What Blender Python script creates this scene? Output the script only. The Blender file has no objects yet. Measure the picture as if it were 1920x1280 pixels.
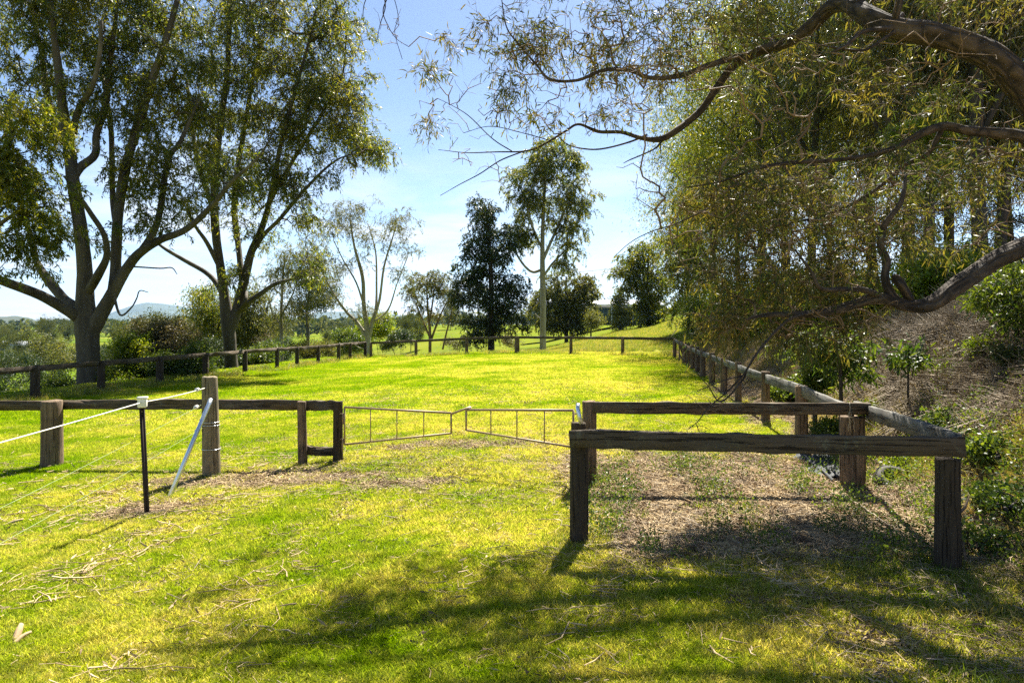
import bpy, math, random
import numpy as np
from mathutils import Vector, Matrix, Euler

rng = np.random.default_rng(7)
random.seed(7)
sc = bpy.context.scene
C = sc.collection

# ------------------------------------------------------------------ camera
EYE, FOC, CX, HY = 1.65, 1280.0, 960.0, 600.0
cam = bpy.data.cameras.new('camera')
cam.lens = 24.0; cam.sensor_width = 36.0; cam.shift_y = -40.0/1920.0
cam.clip_start = 0.05; cam.clip_end = 30000
camo = bpy.data.objects.new('camera', cam); C.objects.link(camo)
camo.location = (0, 0, EYE); camo.rotation_euler = (math.radians(90), 0, 0)
sc.camera = camo

# ------------------------------------------------------------------ light
SUN_EL, SUN_AZ = math.radians(53), math.radians(18)      # azimuth: clockwise from +Y (ahead) to +X
w = bpy.data.worlds.new('World'); sc.world = w; w.use_nodes = True
nt = w.node_tree; N = nt.nodes; L = nt.links; N.clear()
sky = N.new('ShaderNodeTexSky'); sky.sky_type = 'NISHITA'; sky.sun_disc = False
sky.sun_elevation = SUN_EL; sky.sun_rotation = SUN_AZ
sky.air_density = 0.70; sky.dust_density = 0.3; sky.ozone_density = 0.6; sky.altitude = 0
bg = N.new('ShaderNodeBackground'); bg.inputs['Strength'].default_value = 0.05
out = N.new('ShaderNodeOutputWorld')
# thin streaky fair-weather clouds, laid out on a flat layer overhead
tc = N.new('ShaderNodeTexCoord'); sep = N.new('ShaderNodeSeparateXYZ'); L.new(tc.outputs['Generated'], sep.inputs[0])
def wm(op, a, b, c=None):
    n = N.new('ShaderNodeMath'); n.operation = op
    for i, v in enumerate((a, b) if c is None else (a, b, c)):
        if hasattr(v, 'type'): L.new(v, n.inputs[i])
        else: n.inputs[i].default_value = v
    return n.outputs[0]
zc = wm('ADD', wm('MAXIMUM', sep.outputs['Z'], 0.0), 0.06)
cb = N.new('ShaderNodeCombineXYZ')
L.new(wm('DIVIDE', sep.outputs['X'], zc), cb.inputs[0]); L.new(wm('DIVIDE', sep.outputs['Y'], zc), cb.inputs[1])
cn = N.new('ShaderNodeTexNoise'); cn.inputs['Scale'].default_value = 0.75; cn.inputs['Detail'].default_value = 7
cn.inputs['Roughness'].default_value = 0.55; cn.inputs['Distortion'].default_value = 0.3
L.new(cb.outputs[0], cn.inputs['Vector'])
cr = N.new('ShaderNodeMapRange'); cr.inputs[1].default_value = 0.45; cr.inputs[2].default_value = 0.62
L.new(cn.outputs['Fac'], cr.inputs[0])
lowf = N.new('ShaderNodeMapRange'); lowf.inputs[1].default_value = 0.30; lowf.inputs[2].default_value = 0.06
L.new(sep.outputs['Z'], lowf.inputs[0])
mix = N.new('ShaderNodeMixRGB'); mix.inputs[2].default_value = (6.2, 6.2, 6.2, 1)
L.new(wm('MULTIPLY', cr.outputs[0], wm('MULTIPLY', lowf.outputs[0], 0.95)), mix.inputs[0])
L.new(sky.outputs[0], mix.inputs[1]); L.new(mix.outputs[0], bg.inputs['Color']); L.new(bg.outputs[0], out.inputs[0])

sl = bpy.data.lights.new('sun', 'SUN'); sl.energy = 5.0; sl.angle = math.radians(0.55); sl.color = (1.0, 0.94, 0.82)
so = bpy.data.objects.new('sun', sl); C.objects.link(so)
sdir = Vector((math.sin(SUN_AZ)*math.cos(SUN_EL), math.cos(SUN_AZ)*math.cos(SUN_EL), math.sin(SUN_EL)))
so.rotation_euler = sdir.to_track_quat('Z', 'Y').to_euler(); so.location = (0, 0, 40)
vs = sc.view_settings
vs.view_transform = 'Standard'; vs.look = 'None'; vs.gamma = 1.0; vs.use_curve_mapping = False; vs.exposure = 1.96
cy = sc.cycles
cy.max_bounces = 7; cy.diffuse_bounces = 3; cy.glossy_bounces = 2; cy.transmission_bounces = 4; cy.volume_bounces = 0
cy.use_denoising = False; cy.caustics_reflective = False; cy.caustics_refractive = False
try: cy.sample_clamp_indirect = 6.0
except Exception: pass

# ------------------------------------------------------------------ helpers
def smooth(t): t = np.clip(t, 0, 1); return t*t*(3-2*t)
_ph = np.random.default_rng(3).uniform(0, 6.283, (64, 2)); _an = np.random.default_rng(4).uniform(0, 6.283, 64)
def noise2(x, y, scale, k=0, n=10):
    s = 0.0
    for i in range(n):
        a = _an[(i+k*7) % 64]; f = scale*(0.6+0.18*i)
        s = s + np.sin((x*math.cos(a)+y*math.sin(a))*f*6.283+_ph[(i+k*5) % 64, 0])
    return s/math.sqrt(n*0.5)*0.5                     # about -1..1
def S(x): return float(x)

FLOOR_S = [-1.2, -0.45, -0.25, -0.1, 0.0, 0.05, 0.1, 0.16, 0.25, 0.45, 1.2]
FLOOR_Z = [-13, -13, -9, -4.2, -2.9, -2.3, -0.9, 0.5, 1.9, 3.6, 5.5]
def fence_x_left(Y): return -12.6+0.22*(Y-18)
def fence_x_right(Y): return 3.34+0.168*(Y-6.7)
def outside(X, Y):
    dl = (fence_x_left(Y)-X)*0.976-1.9
    db = ((X+8.2)*6.5+(Y-38)*15.7)/17.0-1.2
    dl = np.where(Y < 5, dl-(5-Y)*0.5, dl)
    return np.maximum(np.maximum(dl, db), 0.0)
def right_of(X, Y): return (X-fence_x_right(Y))*0.986-0.12
def T(X, Y):
    X = np.asarray(X, float); Y = np.asarray(Y, float)
    za = -0.42*smooth((1.5-X)/11.0)
    s = X/np.maximum(Y, 3.0)
    d = outside(X, Y)
    r = np.hypot(X, Y)
    fl = np.interp(s, FLOOR_S, FLOOR_Z)
    far = smooth((r-300)/1500)
    fl = fl*(1-far)+(-9.0)*far
    z = za*(1-smooth(d/25))+fl*(1-np.exp(-d/38.0))
    dr = np.maximum(right_of(X, Y), 0)
    amp = smooth((Y-1.0)/4.5)*(1-0.75*smooth((Y-26)/22))
    bank = 2.0*smooth(dr/3.4)**0.9+0.16*np.clip(dr-3, 0, 30)
    bank = bank+0.10*noise2(X, Y, 0.45, 1)*smooth(dr/1.0)
    z = z+bank*amp
    z = z+0.018*noise2(X, Y, 0.22, 2)*smooth(r/6)+0.006*noise2(X, Y, 1.3, 3)
    z = z+noise2(X, Y, 0.012, 4)*smooth((d-10)/120)*np.minimum(0.9, 0.3+0.004*d)
    return z
def P(px, py, Y): return Vector(((px-CX)/FOC*Y, Y, EYE+(HY-py)/FOC*Y))
def GY(px, Y): X = (px-CX)/FOC*Y; return Vector((X, Y, S(T(X, Y))))
def G(px, py, y0=2.5, y1=80):
    ys = np.geomspace(y0, y1, 1500); xs = (px-CX)/FOC*ys
    ray = EYE+(HY-py)/FOC*ys
    hit = np.nonzero(T(xs, ys) >= ray)[0]
    i = hit[0] if len(hit) else len(ys)-1
    return Vector((S(xs[i]), S(ys[i]), S(T(xs[i], ys[i]))))

def mesh_obj(name, verts, quads=None, tris=None, mat=None, parent=None, smooth_=False, loc=None):
    me = bpy.data.meshes.new(name)
    verts = np.asarray(verts, np.float32).reshape(-1, 3)
    q = np.asarray(quads, np.int32).reshape(-1, 4) if quads is not None and len(quads) else np.zeros((0, 4), np.int32)
    t = np.asarray(tris, np.int32).reshape(-1, 3) if tris is not None and len(tris) else np.zeros((0, 3), np.int32)
    me.vertices.add(len(verts)); me.vertices.foreach_set('co', verts.ravel())
    li = np.concatenate([q.ravel(), t.ravel()])
    me.loops.add(len(li)); me.loops.foreach_set('vertex_index', li)
    st = np.concatenate([np.arange(len(q))*4, len(q)*4+np.arange(len(t))*3]).astype(np.int32)
    me.polygons.add(len(st)); me.polygons.foreach_set('loop_start', st)
    me.update(calc_edges=True)
    if smooth_: me.polygons.foreach_set('use_smooth', np.ones(len(st), bool))
    if mat: me.materials.append(mat)
    o = bpy.data.objects.new(name, me); C.objects.link(o)
    if parent: o.parent = parent
    if loc is not None: o.location = loc
    return o
def tag(o, label=None, cat=None, group=None, kind=None):
    if label: o['label'] = label
    if cat: o['category'] = cat
    if group: o['group'] = group
    if kind: o['kind'] = kind
    return o
def empty(name, loc, label=None, cat=None, group=None):
    o = bpy.data.objects.new(name, None); C.objects.link(o); o.location = loc; o.empty_display_size = 0.2
    return tag(o, label, cat, group)

# ------------------------------------------------------------------ materials
def mat(name):
    m = bpy.data.materials.new(name); m.use_nodes = True
    t = m.node_tree; b = t.nodes['Principled BSDF']
    return m, t, b
def node(t, typ, **kw):
    n = t.nodes.new(typ)
    for k, v in kw.items():
        if k.startswith('i_'):
            key = k[2:]; key = int(key) if key.isdigit() else key.replace('_', ' ')
            if hasattr(v, 'is_output'): t.links.new(v, n.inputs[key])
            else: n.inputs[key].default_value = v
        else: setattr(n, k, v)
    return n
def nz(t, vec, scale, detail=4, rough=0.6, dist=0.0):
    return node(t, 'ShaderNodeTexNoise', i_Vector=vec, i_Scale=scale, i_Detail=detail, i_Roughness=rough, i_Distortion=dist).outputs['Fac']
def rng_(t, v, a, b, c=0.0, d=1.0):
    return node(t, 'ShaderNodeMapRange', i_0=v, i_1=a, i_2=b, i_3=c, i_4=d).outputs[0]
def mixc(t, f, a, b, mode='MIX'):
    n = t.nodes.new('ShaderNodeMixRGB'); n.blend_type = mode
    for i, v in enumerate((f, a, b)):
        if hasattr(v, 'is_output'): t.links.new(v, n.inputs[i])
        elif i == 0: n.inputs[0].default_value = v
        else: n.inputs[i].default_value = tuple(v)+(1,) if len(v) == 3 else v
    return n.outputs[0]
def mth(t, op, a, b=0.0):
    n = t.nodes.new('ShaderNodeMath'); n.operation = op
    for i, v in enumerate((a, b)):
        if hasattr(v, 'is_output'): t.links.new(v, n.inputs[i])
        else: n.inputs[i].default_value = v
    return n.outputs[0]
def bump(t, b, h, dist, strength=1.0):
    n = node(t, 'ShaderNodeBump', i_Height=h, i_Distance=dist, i_Strength=strength); t.links.new(n.outputs[0], b.inputs['Normal'])
def wpos(t): return node(t, 'ShaderNodeNewGeometry').outputs['Position']
def opos(t): return node(t, 'ShaderNodeTexCoord').outputs['Object']
def island(t): return node(t, 'ShaderNodeNewGeometry').outputs['Random Per Island']
def scl(t, v, s):
    return node(t, 'ShaderNodeMapping', i_Vector=v, i_Scale=s).outputs[0]

def lawn_colour(t):
    p = wpos(t)
    big = nz(t, p, 0.16, 3); mid = nz(t, p, 0.9, 4, 0.65); sml = nz(t, p, 6.0, 4, 0.7)
    sx = node(t, 'ShaderNodeSeparateXYZ', i_0=p); yy = sx.outputs[1]
    big = mth(t, 'SUBTRACT', big, mth(t, 'MULTIPLY', rng_(t, sx.outputs[0], 2.0, -7.0), rng_(t, yy, 11.0, 17.0, 0.0, 0.14)))
    big = mth(t, 'ADD', big, rng_(t, yy, 8.0, 3.0, 0.0, 0.05))
    f = mth(t, 'ADD', mth(t, 'MULTIPLY', big, 0.5), mth(t, 'ADD', mth(t, 'MULTIPLY', mid, 0.36), mth(t, 'MULTIPLY', sml, 0.24)))
    lush = mixc(t, rng_(t, mid, 0.3, 0.7), (0.102, 0.188, 0.001), (0.195, 0.262, 0.002))
    dry = mixc(t, rng_(t, sml, 0.3, 0.7), (0.290, 0.310, 0.026), (0.43, 0.375, 0.13))
    return mixc(t, rng_(t, f, 0.455, 0.635, 0.0, 0.88), lush, dry), f, sml

def translucent(t, b, col, amount, rough_t=None):
    tr = node(t, 'ShaderNodeBsdfTranslucent', i_Color=col)
    ms = node(t, 'ShaderNodeMixShader', i_0=amount); t.links.new(b.outputs[0], ms.inputs[1]); t.links.new(tr.outputs[0], ms.inputs[2])
    t.links.new(ms.outputs[0], t.nodes['Material Output'].inputs[0])

def leaf_mat(name, c1, c2, c3, trans=0.42, rough=0.42, spec=0.5, tcol=1.5, clump=0.8):
    m, t, b = mat(name)
    r = island(t); n = nz(t, wpos(t), clump, 3)
    col = mixc(t, rng_(t, r, 0.0, 0.85), c1, c2)
    col = mixc(t, rng_(t, mth(t, 'ADD', mth(t, 'MULTIPLY', r, 0.35), n), 0.62, 0.9), col, c3)
    t.links.new(col, b.inputs['Base Color'])
    b.inputs['Roughness'].default_value = rough; b.inputs['Specular IOR Level'].default_value = spec
    tc_ = mixc(t, 1.0, col, (tcol*1.08, tcol*1.0, tcol*0.35), 'MULTIPLY')
    translucent(t, b, tc_, trans)
    return m
M = {}
M['gum_leaf'] = leaf_mat('gum_leaf', (0.042, 0.074, 0.018), (0.105, 0.130, 0.022), (0.200, 0.190, 0.024), 0.5, 0.45, 0.35, 1.8, 0.5)
M['near_leaf'] = leaf_mat('acacia_leaf', (0.040, 0.064, 0.024), (0.090, 0.108, 0.032), (0.175, 0.145, 0.042), 0.38, 0.5, 0.25, 1.55, 1.4)
M['dark_leaf'] = leaf_mat('dark_leaf', (0.020, 0.044, 0.020), (0.042, 0.072, 0.026), (0.080, 0.100, 0.028), 0.25, 0.5, 0.25, 1.3, 0.4)
M['olive_leaf'] = leaf_mat('olive_leaf', (0.055, 0.075, 0.032), (0.100, 0.115, 0.042), (0.170, 0.165, 0.050), 0.40, 0.55, 0.2, 1.6, 0.3)
M['bright_leaf'] = leaf_mat('bright_leaf', (0.065, 0.105, 0.010), (0.120, 0.150, 0.012), (0.230, 0.220, 0.020), 0.5, 0.45, 0.35, 1.8, 0.9)
M['lime_leaf'] = leaf_mat('lime_leaf', (0.070, 0.125, 0.012), (0.130, 0.190, 0.015), (0.230, 0.250, 0.020), 0.5, 0.4, 0.4, 1.6, 0.6)
M['needle'] = leaf_mat('needle', (0.030, 0.050, 0.022), (0.070, 0.085, 0.032), (0.140, 0.125, 0.040), 0.38, 0.4, 0.5, 1.5, 0.5)
M['red_leaf'] = leaf_mat('red_leaf', (0.065, 0.080, 0.036), (0.105, 0.110, 0.050), (0.150, 0.120, 0.075), 0.35, 0.5, 0.3, 1.4, 0.7)
M['shrub_leaf'] = leaf_mat('shrub_leaf', (0.030, 0.065, 0.015), (0.070, 0.115, 0.020), (0.150, 0.190, 0.025), 0.4, 0.45, 0.35, 1.5, 1.6)
M['far_leaf'] = leaf_mat('far_leaf', (0.036, 0.055, 0.024), (0.070, 0.090, 0.030), (0.115, 0.120, 0.040), 0.3, 0.8, 0.05, 1.4, 0.06)

def bark_mat(name, c1, c2, c3, zs=0.35, bumpd=0.01, scale=6.0, rough=0.85):
    m, t, b = mat(name)
    p = scl(t, wpos(t), (1, 1, zs)); n1 = nz(t, p, scale, 6, 0.65, 0.4); n2 = nz(t, p, scale*0.3, 3)
    n3 = nz(t, wpos(t), scale*6, 4, 0.7)
    col = mixc(t, rng_(t, n1, 0.35, 0.65), c1, c2); col = mixc(t, rng_(t, n2, 0.48, 0.66), col, c3)
    col = mixc(t, 0.5, col, mixc(t, rng_(t, n3, 0.3, 0.7), (0.5, 0.5, 0.5), (1.25, 1.2, 1.15)), 'MULTIPLY')
    t.links.new(col, b.inputs['Base Color']); b.inputs['Roughness'].default_value = rough
    bump(t, b, mth(t, 'ADD', n1, mth(t, 'MULTIPLY', n3, 0.4)), bumpd)
    return m
M['gum_bark'] = bark_mat('gum_bark', (0.060, 0.050, 0.033), (0.135, 0.115, 0.078), (0.032, 0.026, 0.018), 0.22, 0.015, 2.6)
M['pale_bark'] = bark_mat('pale_bark', (0.27, 0.245, 0.17), (0.40, 0.375, 0.29), (0.16, 0.14, 0.095), 0.22, 0.01, 2.0)
M['dark_bark'] = bark_mat('dark_bark', (0.040, 0.033, 0.027), (0.085, 0.070, 0.055), (0.030, 0.026, 0.022), 0.25, 0.02, 5.0)
M['twig'] = bark_mat('twig_bark', (0.15, 0.095, 0.05), (0.32, 0.21, 0.12), (0.09, 0.06, 0.035), 0.6, 0.003, 14.0)
M['dead_twig'] = bark_mat('dead_twig', (0.24, 0.19, 0.13), (0.40, 0.33, 0.235), (0.14, 0.105, 0.07), 0.6, 0.003, 12.0)
M['dead_leaf'] = bark_mat('dead_leaf', (0.12, 0.08, 0.045), (0.25, 0.17, 0.10), (0.07, 0.045, 0.03), 0.8, 0.002, 9.0)
M['straw'] = bark_mat('straw', (0.38, 0.27, 0.135), (0.58, 0.45, 0.26), (0.20, 0.13, 0.065), 0.8, 0.002, 9.0)

def limb_bark():
    # rough, deeply furrowed bark: UV-like coordinates run along the limb
    m, t, b = mat('furrowed_bark')
    at = node(t, 'ShaderNodeAttribute', attribute_name='along').outputs['Vector']
    v = scl(t, at, (2.0, 6.0, 1.0))
    vo = node(t, 'ShaderNodeTexVoronoi', i_Vector=v, i_Scale=2.2, feature='DISTANCE_TO_EDGE').outputs['Distance']
    n1 = nz(t, v, 3.0, 7, 0.7, 0.8); n2 = nz(t, wpos(t), 3.0, 3)
    h = mth(t, 'ADD', mth(t, 'MULTIPLY', rng_(t, vo, 0.0, 0.25), 0.5), n1)
    col = mixc(t, rng_(t, h, 0.45, 1.05), (0.016, 0.011, 0.008), (0.110, 0.076, 0.050))
    col = mixc(t, rng_(t, n2, 0.5, 0.75), col, mixc(t, n1, (0.055, 0.038, 0.025), (0.19, 0.150, 0.110)))
    t.links.new(col, b.inputs['Base Color']); b.inputs['Roughness'].default_value = 0.9
    bump(t, b, h, 0.05)
    return m
M['limb_bark'] = limb_bark()

def wood_mat(name, axis, c1, c2, c3, moss=0.0):
    m, t, b = mat(name)
    s = [26, 26, 26]; s[axis] = 1.6
    o = opos(t); ri = node(t, 'ShaderNodeObjectInfo').outputs['Random']
    ofs = node(t, 'ShaderNodeVectorMath', operation='ADD', i_0=o)
    cbn = node(t, 'ShaderNodeCombineXYZ', i_0=mth(t, 'MULTIPLY', ri, 37.0), i_1=mth(t, 'MULTIPLY', ri, 11.0), i_2=mth(t, 'MULTIPLY', ri, 53.0))
    t.links.new(cbn.outputs[0], ofs.inputs[1]); o = ofs.outputs[0]
    p = scl(t, o, tuple(s)); n1 = nz(t, p, 1.0, 8, 0.7, 0.5)
    s2 = [70, 70, 70]; s2[axis] = 2.5
    n2 = nz(t, scl(t, o, tuple(s2)), 1.0, 4, 0.6); n3 = nz(t, o, 3.2, 5, 0.65)
    col = mixc(t, rng_(t, n1, 0.32, 0.68), c1, c2); col = mixc(t, rng_(t, n3, 0.45, 0.7), col, c3)
    crack = rng_(t, n2, 0.34, 0.43)
    col = mixc(t, 1.0, col, mixc(t, crack, (0.42, 0.38, 0.33), (1, 1, 1)), 'MULTIPLY')
    if moss > 0:
        n4 = nz(t, o, 9.0, 5, 0.7)
        col = mixc(t, rng_(t, n4, 0.56, 0.70, 0, moss), col, (0.19, 0.20, 0.145))
    t.links.new(col, b.inputs['Base Color']); b.inputs['Roughness'].default_value = 0.88
    b.inputs['Specular IOR Level'].default_value = 0.25
    bump(t, b, mth(t, 'ADD', mth(t, 'MULTIPLY', n1, 0.6), crack), 0.012)
    return m
M['rail_wood'] = wood_mat('rail_wood', 0, (0.060, 0.043, 0.028), (0.130, 0.098, 0.064), (0.080, 0.068, 0.050), 0.5)
M['grey_rail_wood'] = wood_mat('grey_rail_wood', 0, (0.105, 0.100, 0.088), (0.20, 0.195, 0.175), (0.07, 0.062, 0.052), 0.4)
M['post_wood'] = wood_mat('post_wood', 2, (0.12, 0.080, 0.048), (0.24, 0.170, 0.105), (0.075, 0.055, 0.040))
M['dark_post_wood'] = wood_mat('dark_post_wood', 2, (0.034, 0.025, 0.016), (0.075, 0.056, 0.037), (0.050, 0.038, 0.026))
M['round_post_wood'] = wood_mat('round_post_wood', 2, (0.17, 0.135, 0.080), (0.30, 0.245, 0.155), (0.13, 0.115, 0.075), 0.3)

def simple(name, col, rough=0.6, metal=0.0, var=0.25, scale=8.0):
    m, t, b = mat(name)
    n = nz(t, wpos(t), scale, 5, 0.65)
    c = mixc(t, n, tuple(x*(1-var) for x in col), tuple(x*(1+var) for x in col))
    t.links.new(c, b.inputs['Base Color']); b.inputs['Roughness'].default_value = rough; b.inputs['Metallic'].default_value = metal
    return m
M['gate_paint'] = simple('rusty_cream_gate_paint', (0.34, 0.24, 0.13), 0.55, 0.2, 0.55, 30)
M['galv'] = simple('galvanised_steel', (0.62, 0.68, 0.74), 0.32, 0.85, 0.15, 14)
M['picket'] = simple('black_picket_steel', (0.035, 0.022, 0.016), 0.6, 0.4, 0.4, 20)
M['white_plastic'] = simple('white_plastic', (0.78, 0.76, 0.68), 0.45, 0.0, 0.08, 9)
M['rope'] = simple('white_rope', (0.74, 0.70, 0.58), 0.8, 0.0, 0.12, 60)
M['wire'] = simple('green_wire', (0.22, 0.28, 0.12), 0.5, 0.3, 0.2, 40)
M['black_plastic'] = simple('black_plastic', (0.026, 0.030, 0.032), 0.8, 0.0, 0.4, 6)
M['rubber'] = simple('weathered_rubber', (0.055, 0.05, 0.045), 0.9, 0.0, 0.4, 16)
M['twine'] = simple('twine', (0.42, 0.36, 0.26), 0.9, 0.0, 0.2, 60)
M['white_roof'] = simple('pale_sheet_roof', (0.72, 0.74, 0.76), 0.4, 0.1, 0.06, 0.3)
M['shed_wall'] = simple('dark_green_shed_wall', (0.035, 0.060, 0.062), 0.6, 0.0, 0.2, 0.5)
M['cream_wall'] = simple('cream_wall', (0.55, 0.52, 0.46), 0.7, 0.0, 0.1, 0.4)
M['glass_dark'] = simple('window_glass', (0.02, 0.03, 0.04), 0.12, 0.0, 0.2, 1.0)
M['cable'] = simple('power_cable', (0.45, 0.45, 0.45), 0.3, 0.8, 0.1, 1)

def ground_mat():
    m, t, b = mat('paddock_ground')
    lc, f, sml = lawn_colour(t)
    p = wpos(t)
    fine = nz(t, p, 45.0, 5, 0.75); micro = nz(t, p, 140.0, 3, 0.7)
    lc = mixc(t, 1.0, lc, mixc(t, rng_(t, fine, 0.3, 0.7), (0.48, 0.46, 0.42), (0.88, 0.88, 0.86)), 'MULTIPLY')
    # soil and dead leaf litter
    lt = mixc(t, rng_(t, fine, 0.3, 0.7), (0.11, 0.070, 0.034), (0.37, 0.26, 0.135))
    lt = mixc(t, rng_(t, nz(t, p, 2.2, 5, 0.7), 0.52, 0.7), lt, (0.17, 0.17, 0.04))
    am = node(t, 'ShaderNodeAttribute', attribute_name='litter').outputs['Fac']
    va = node(t, 'ShaderNodeAttribute', attribute_name='valley').outputs['Fac']
    c = mixc(t, rng_(t, mth(t, 'ADD', am, mth(t, 'MULTIPLY', mth(t, 'SUBTRACT', sml, 0.5), 0.9)), 0.35, 0.65), lc, lt)
    # rough pasture of the valley
    vb = nz(t, p, 0.012, 6, 0.65, 0.6); vm = nz(t, p, 0.11, 5, 0.7)
    vc = mixc(t, rng_(t, vb, 0.42, 0.60), (0.085, 0.130, 0.010), (0.150, 0.165, 0.022))
    vc = mixc(t, rng_(t, vm, 0.53, 0.68, 0, 0.75), vc, (0.060, 0.085, 0.025))
    c = mixc(t, va, c, vc)
    t.links.new(c, b.inputs['Base Color']); b.inputs['Roughness'].default_value = 1.0; b.inputs['Specular IOR Level'].default_value = 0.0
    bump(t, b, mth(t, 'ADD', mth(t, 'MULTIPLY', micro, 0.5), fine), 0.02, 0.7)
    return m
M['ground'] = ground_mat()
def grass_mat():
    m, t, b = mat('grass_blade')
    lc, f, sml = lawn_colour(t)
    r = island(t)
    c = mixc(t, rng_(t, mth(t, 'ADD', r, mth(t, 'MULTIPLY', mth(t, 'SUBTRACT', f, 0.55), 2.2)), 0.78, 0.98), lc, (0.44, 0.38, 0.18))
    c = mixc(t, 1.0, c, mixc(t, island(t), (0.85, 0.90, 0.8), (1.42, 1.40, 1.2)), 'MULTIPLY')
    t.links.new(c, b.inputs['Base Color']); b.inputs['Roughness'].default_value = 0.7; b.inputs['Specular IOR Level'].default_value = 0.05
    translucent(t, b, mixc(t, 1.0, c, (1.7, 1.6, 0.6), 'MULTIPLY'), 0.5)
    return m
M['grass'] = grass_mat()
M['weed_grass'] = leaf_mat('weed_grass', (0.075, 0.130, 0.012), (0.130, 0.180, 0.020), (0.33, 0.27, 0.11), 0.45, 0.5, 0.3, 1.6, 1.2)
M['dry_grass'] = leaf_mat('dry_grass', (0.34, 0.25, 0.12), (0.52, 0.41, 0.21), (0.24, 0.23, 0.05), 0.35, 0.6, 0.2, 1.3, 1.3)

# ------------------------------------------------------------------ terrain
def litter(X, Y):
    """How far dead leaves and sticks replace the lawn (0..1)."""
    n = noise2(X, Y, 0.7, 8)*0.5+noise2(X, Y, 2.1, 9)*0.3
    pen = smooth((X-0.35+n*0.35)/0.5)*smooth((Y-4.55+n*0.35)/0.5)*(1-smooth((Y-7.7-n)/1.6))
    dr = right_of(X, Y)
    edge = smooth((dr+0.55+n*0.5)/0.9)*smooth((Y-3.2)/1.0)*(1-smooth((Y-33)/5))
    front = 0.60*smooth((X-0.2+n)/1.6)*(1-smooth((Y-4.6)/0.4))
    patch = np.zeros_like(n)
    for (cx_, cy_, rx, ry) in ((-3.0, 7.75, 1.2, 0.42), (-2.3, 7.5, 0.9, 0.35), (-3.45, 6.6, 0.5, 0.3), (-0.6, 9.2, 1.2, 0.35), (-1.1, 7.1, 0.6, .25)):
        patch = np.maximum(patch, smooth(1.5-np.hypot((X-cx_)/rx, (Y-cy_)/ry)+n*0.6)*0.8)
    worn = 0.25*smooth(1.4-np.hypot((X-0.0)/4.5, (Y-8.6)/2.5)+n)
    return np.clip(np.maximum.reduce([pen, edge, front, patch, worn]), 0, 1)
def valley(X, Y):
    return smooth((outside(X, Y)-8)/30)
def build_ground():
    fr = np.linspace(-62, 62, 420); ba = np.linspace(68, 292, 50)
    an = np.radians(np.concatenate([fr, ba])); R = np.concatenate([[0.02], np.geomspace(0.7, 60, 230), np.geomspace(63, 12000, 90)])
    A, RR = np.meshgrid(an, R)
    X, Y = RR*np.sin(A), RR*np.cos(A); Z = T(X, Y)
    n, m = A.shape
    i = np.arange(n-1)[:, None]*m; j = np.arange(m)[None, :]; j2 = (j+1) % m
    q = np.stack([i+j, i+m+j, i+m+j2, i+j2], -1).reshape(-1, 4)
    o = mesh_obj('ground', np.stack([X, Y, Z], -1), q, None, M['ground'], smooth_=True)
    for nm, fn in (('litter', litter), ('valley', valley)):
        a = o.data.attributes.new(nm, 'FLOAT', 'POINT'); a.data.foreach_set('value', fn(X, Y).astype(np.float32).ravel())
    return tag(o, kind='structure')
build_ground()

# ------------------------------------------------------------------ distant hills
def hills(name, dist, depth, prof, col1, col2, rough=0.4, nfreq=0.02):
    m, t, b = mat(name+'_cover')
    p = wpos(t); n = nz(t, p, nfreq, 6, 0.7)
    t.links.new(mixc(t, rng_(t, n, 0.35, 0.65), col1, col2), b.inputs['Base Color']); b.inputs['Roughness'].default_value = 0.95
    pxs = np.linspace(-1500, 3400, 500); top = np.interp(pxs, [a for a, _ in prof], [b_ for _, b_ in prof])
    rows = 17; V = []
    for k in range(rows):
        u = k/(rows-1)*2-1
        Y = dist+u*depth
        h = (EYE+(HY-top)/FOC*dist+12)*(0.5+0.5*math.cos(u*math.pi))
        X = (pxs-CX)/FOC*Y
        h = h+noise2(X, Y+0*X, 0.9/depth, 11, 10)*rough*0.05*np.maximum(h, 0)+noise2(X, Y+0*X, 6.0/depth, 12, 10)*rough*0.03*np.maximum(h, 0)
        V.append(np.stack([X, np.full_like(X, Y), h-12-2*(abs(u) > .98)], -1))
    V = np.array(V); n_, m_ = rows, len(pxs)
    i = np.arange(n_-1)[:, None]*m_; j = np.arange(m_-1)[None, :]
    q = np.stack([i+j, i+j+1, i+m_+j+1, i+m_+j], -1).reshape(-1, 4)
    return tag(mesh_obj(name, V, q, None, m, smooth_=True), kind='structure')
hills('hills', 8200, 1900, [(-1500, 604), (0, 606), (130, 604), (200, 589), (250, 572), (275, 567), (300, 569), (330, 573), (365, 579), (400, 588), (480, 597), (560, 596), (600, 585), (640, 584), (690, 582), (760, 592), (860, 590), (950, 594), (1200, 598), (3400, 600)],
      (0.03, 0.05, 0.03), (0.07, 0.09, 0.05), 0.3, 0.002)
hills('wooded_hills', 1900, 420, [(-1500, 596), (0, 594), (30, 593), (58, 596), (75, 606), (200, 609), (330, 608), (520, 606), (590, 601), (650, 597), (720, 594), (800, 598), (900, 597), (1000, 600), (1150, 600), (3400, 590)],
      (0.016, 0.030, 0.018), (0.045, 0.060, 0.030), 1.6, 0.03)

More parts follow.
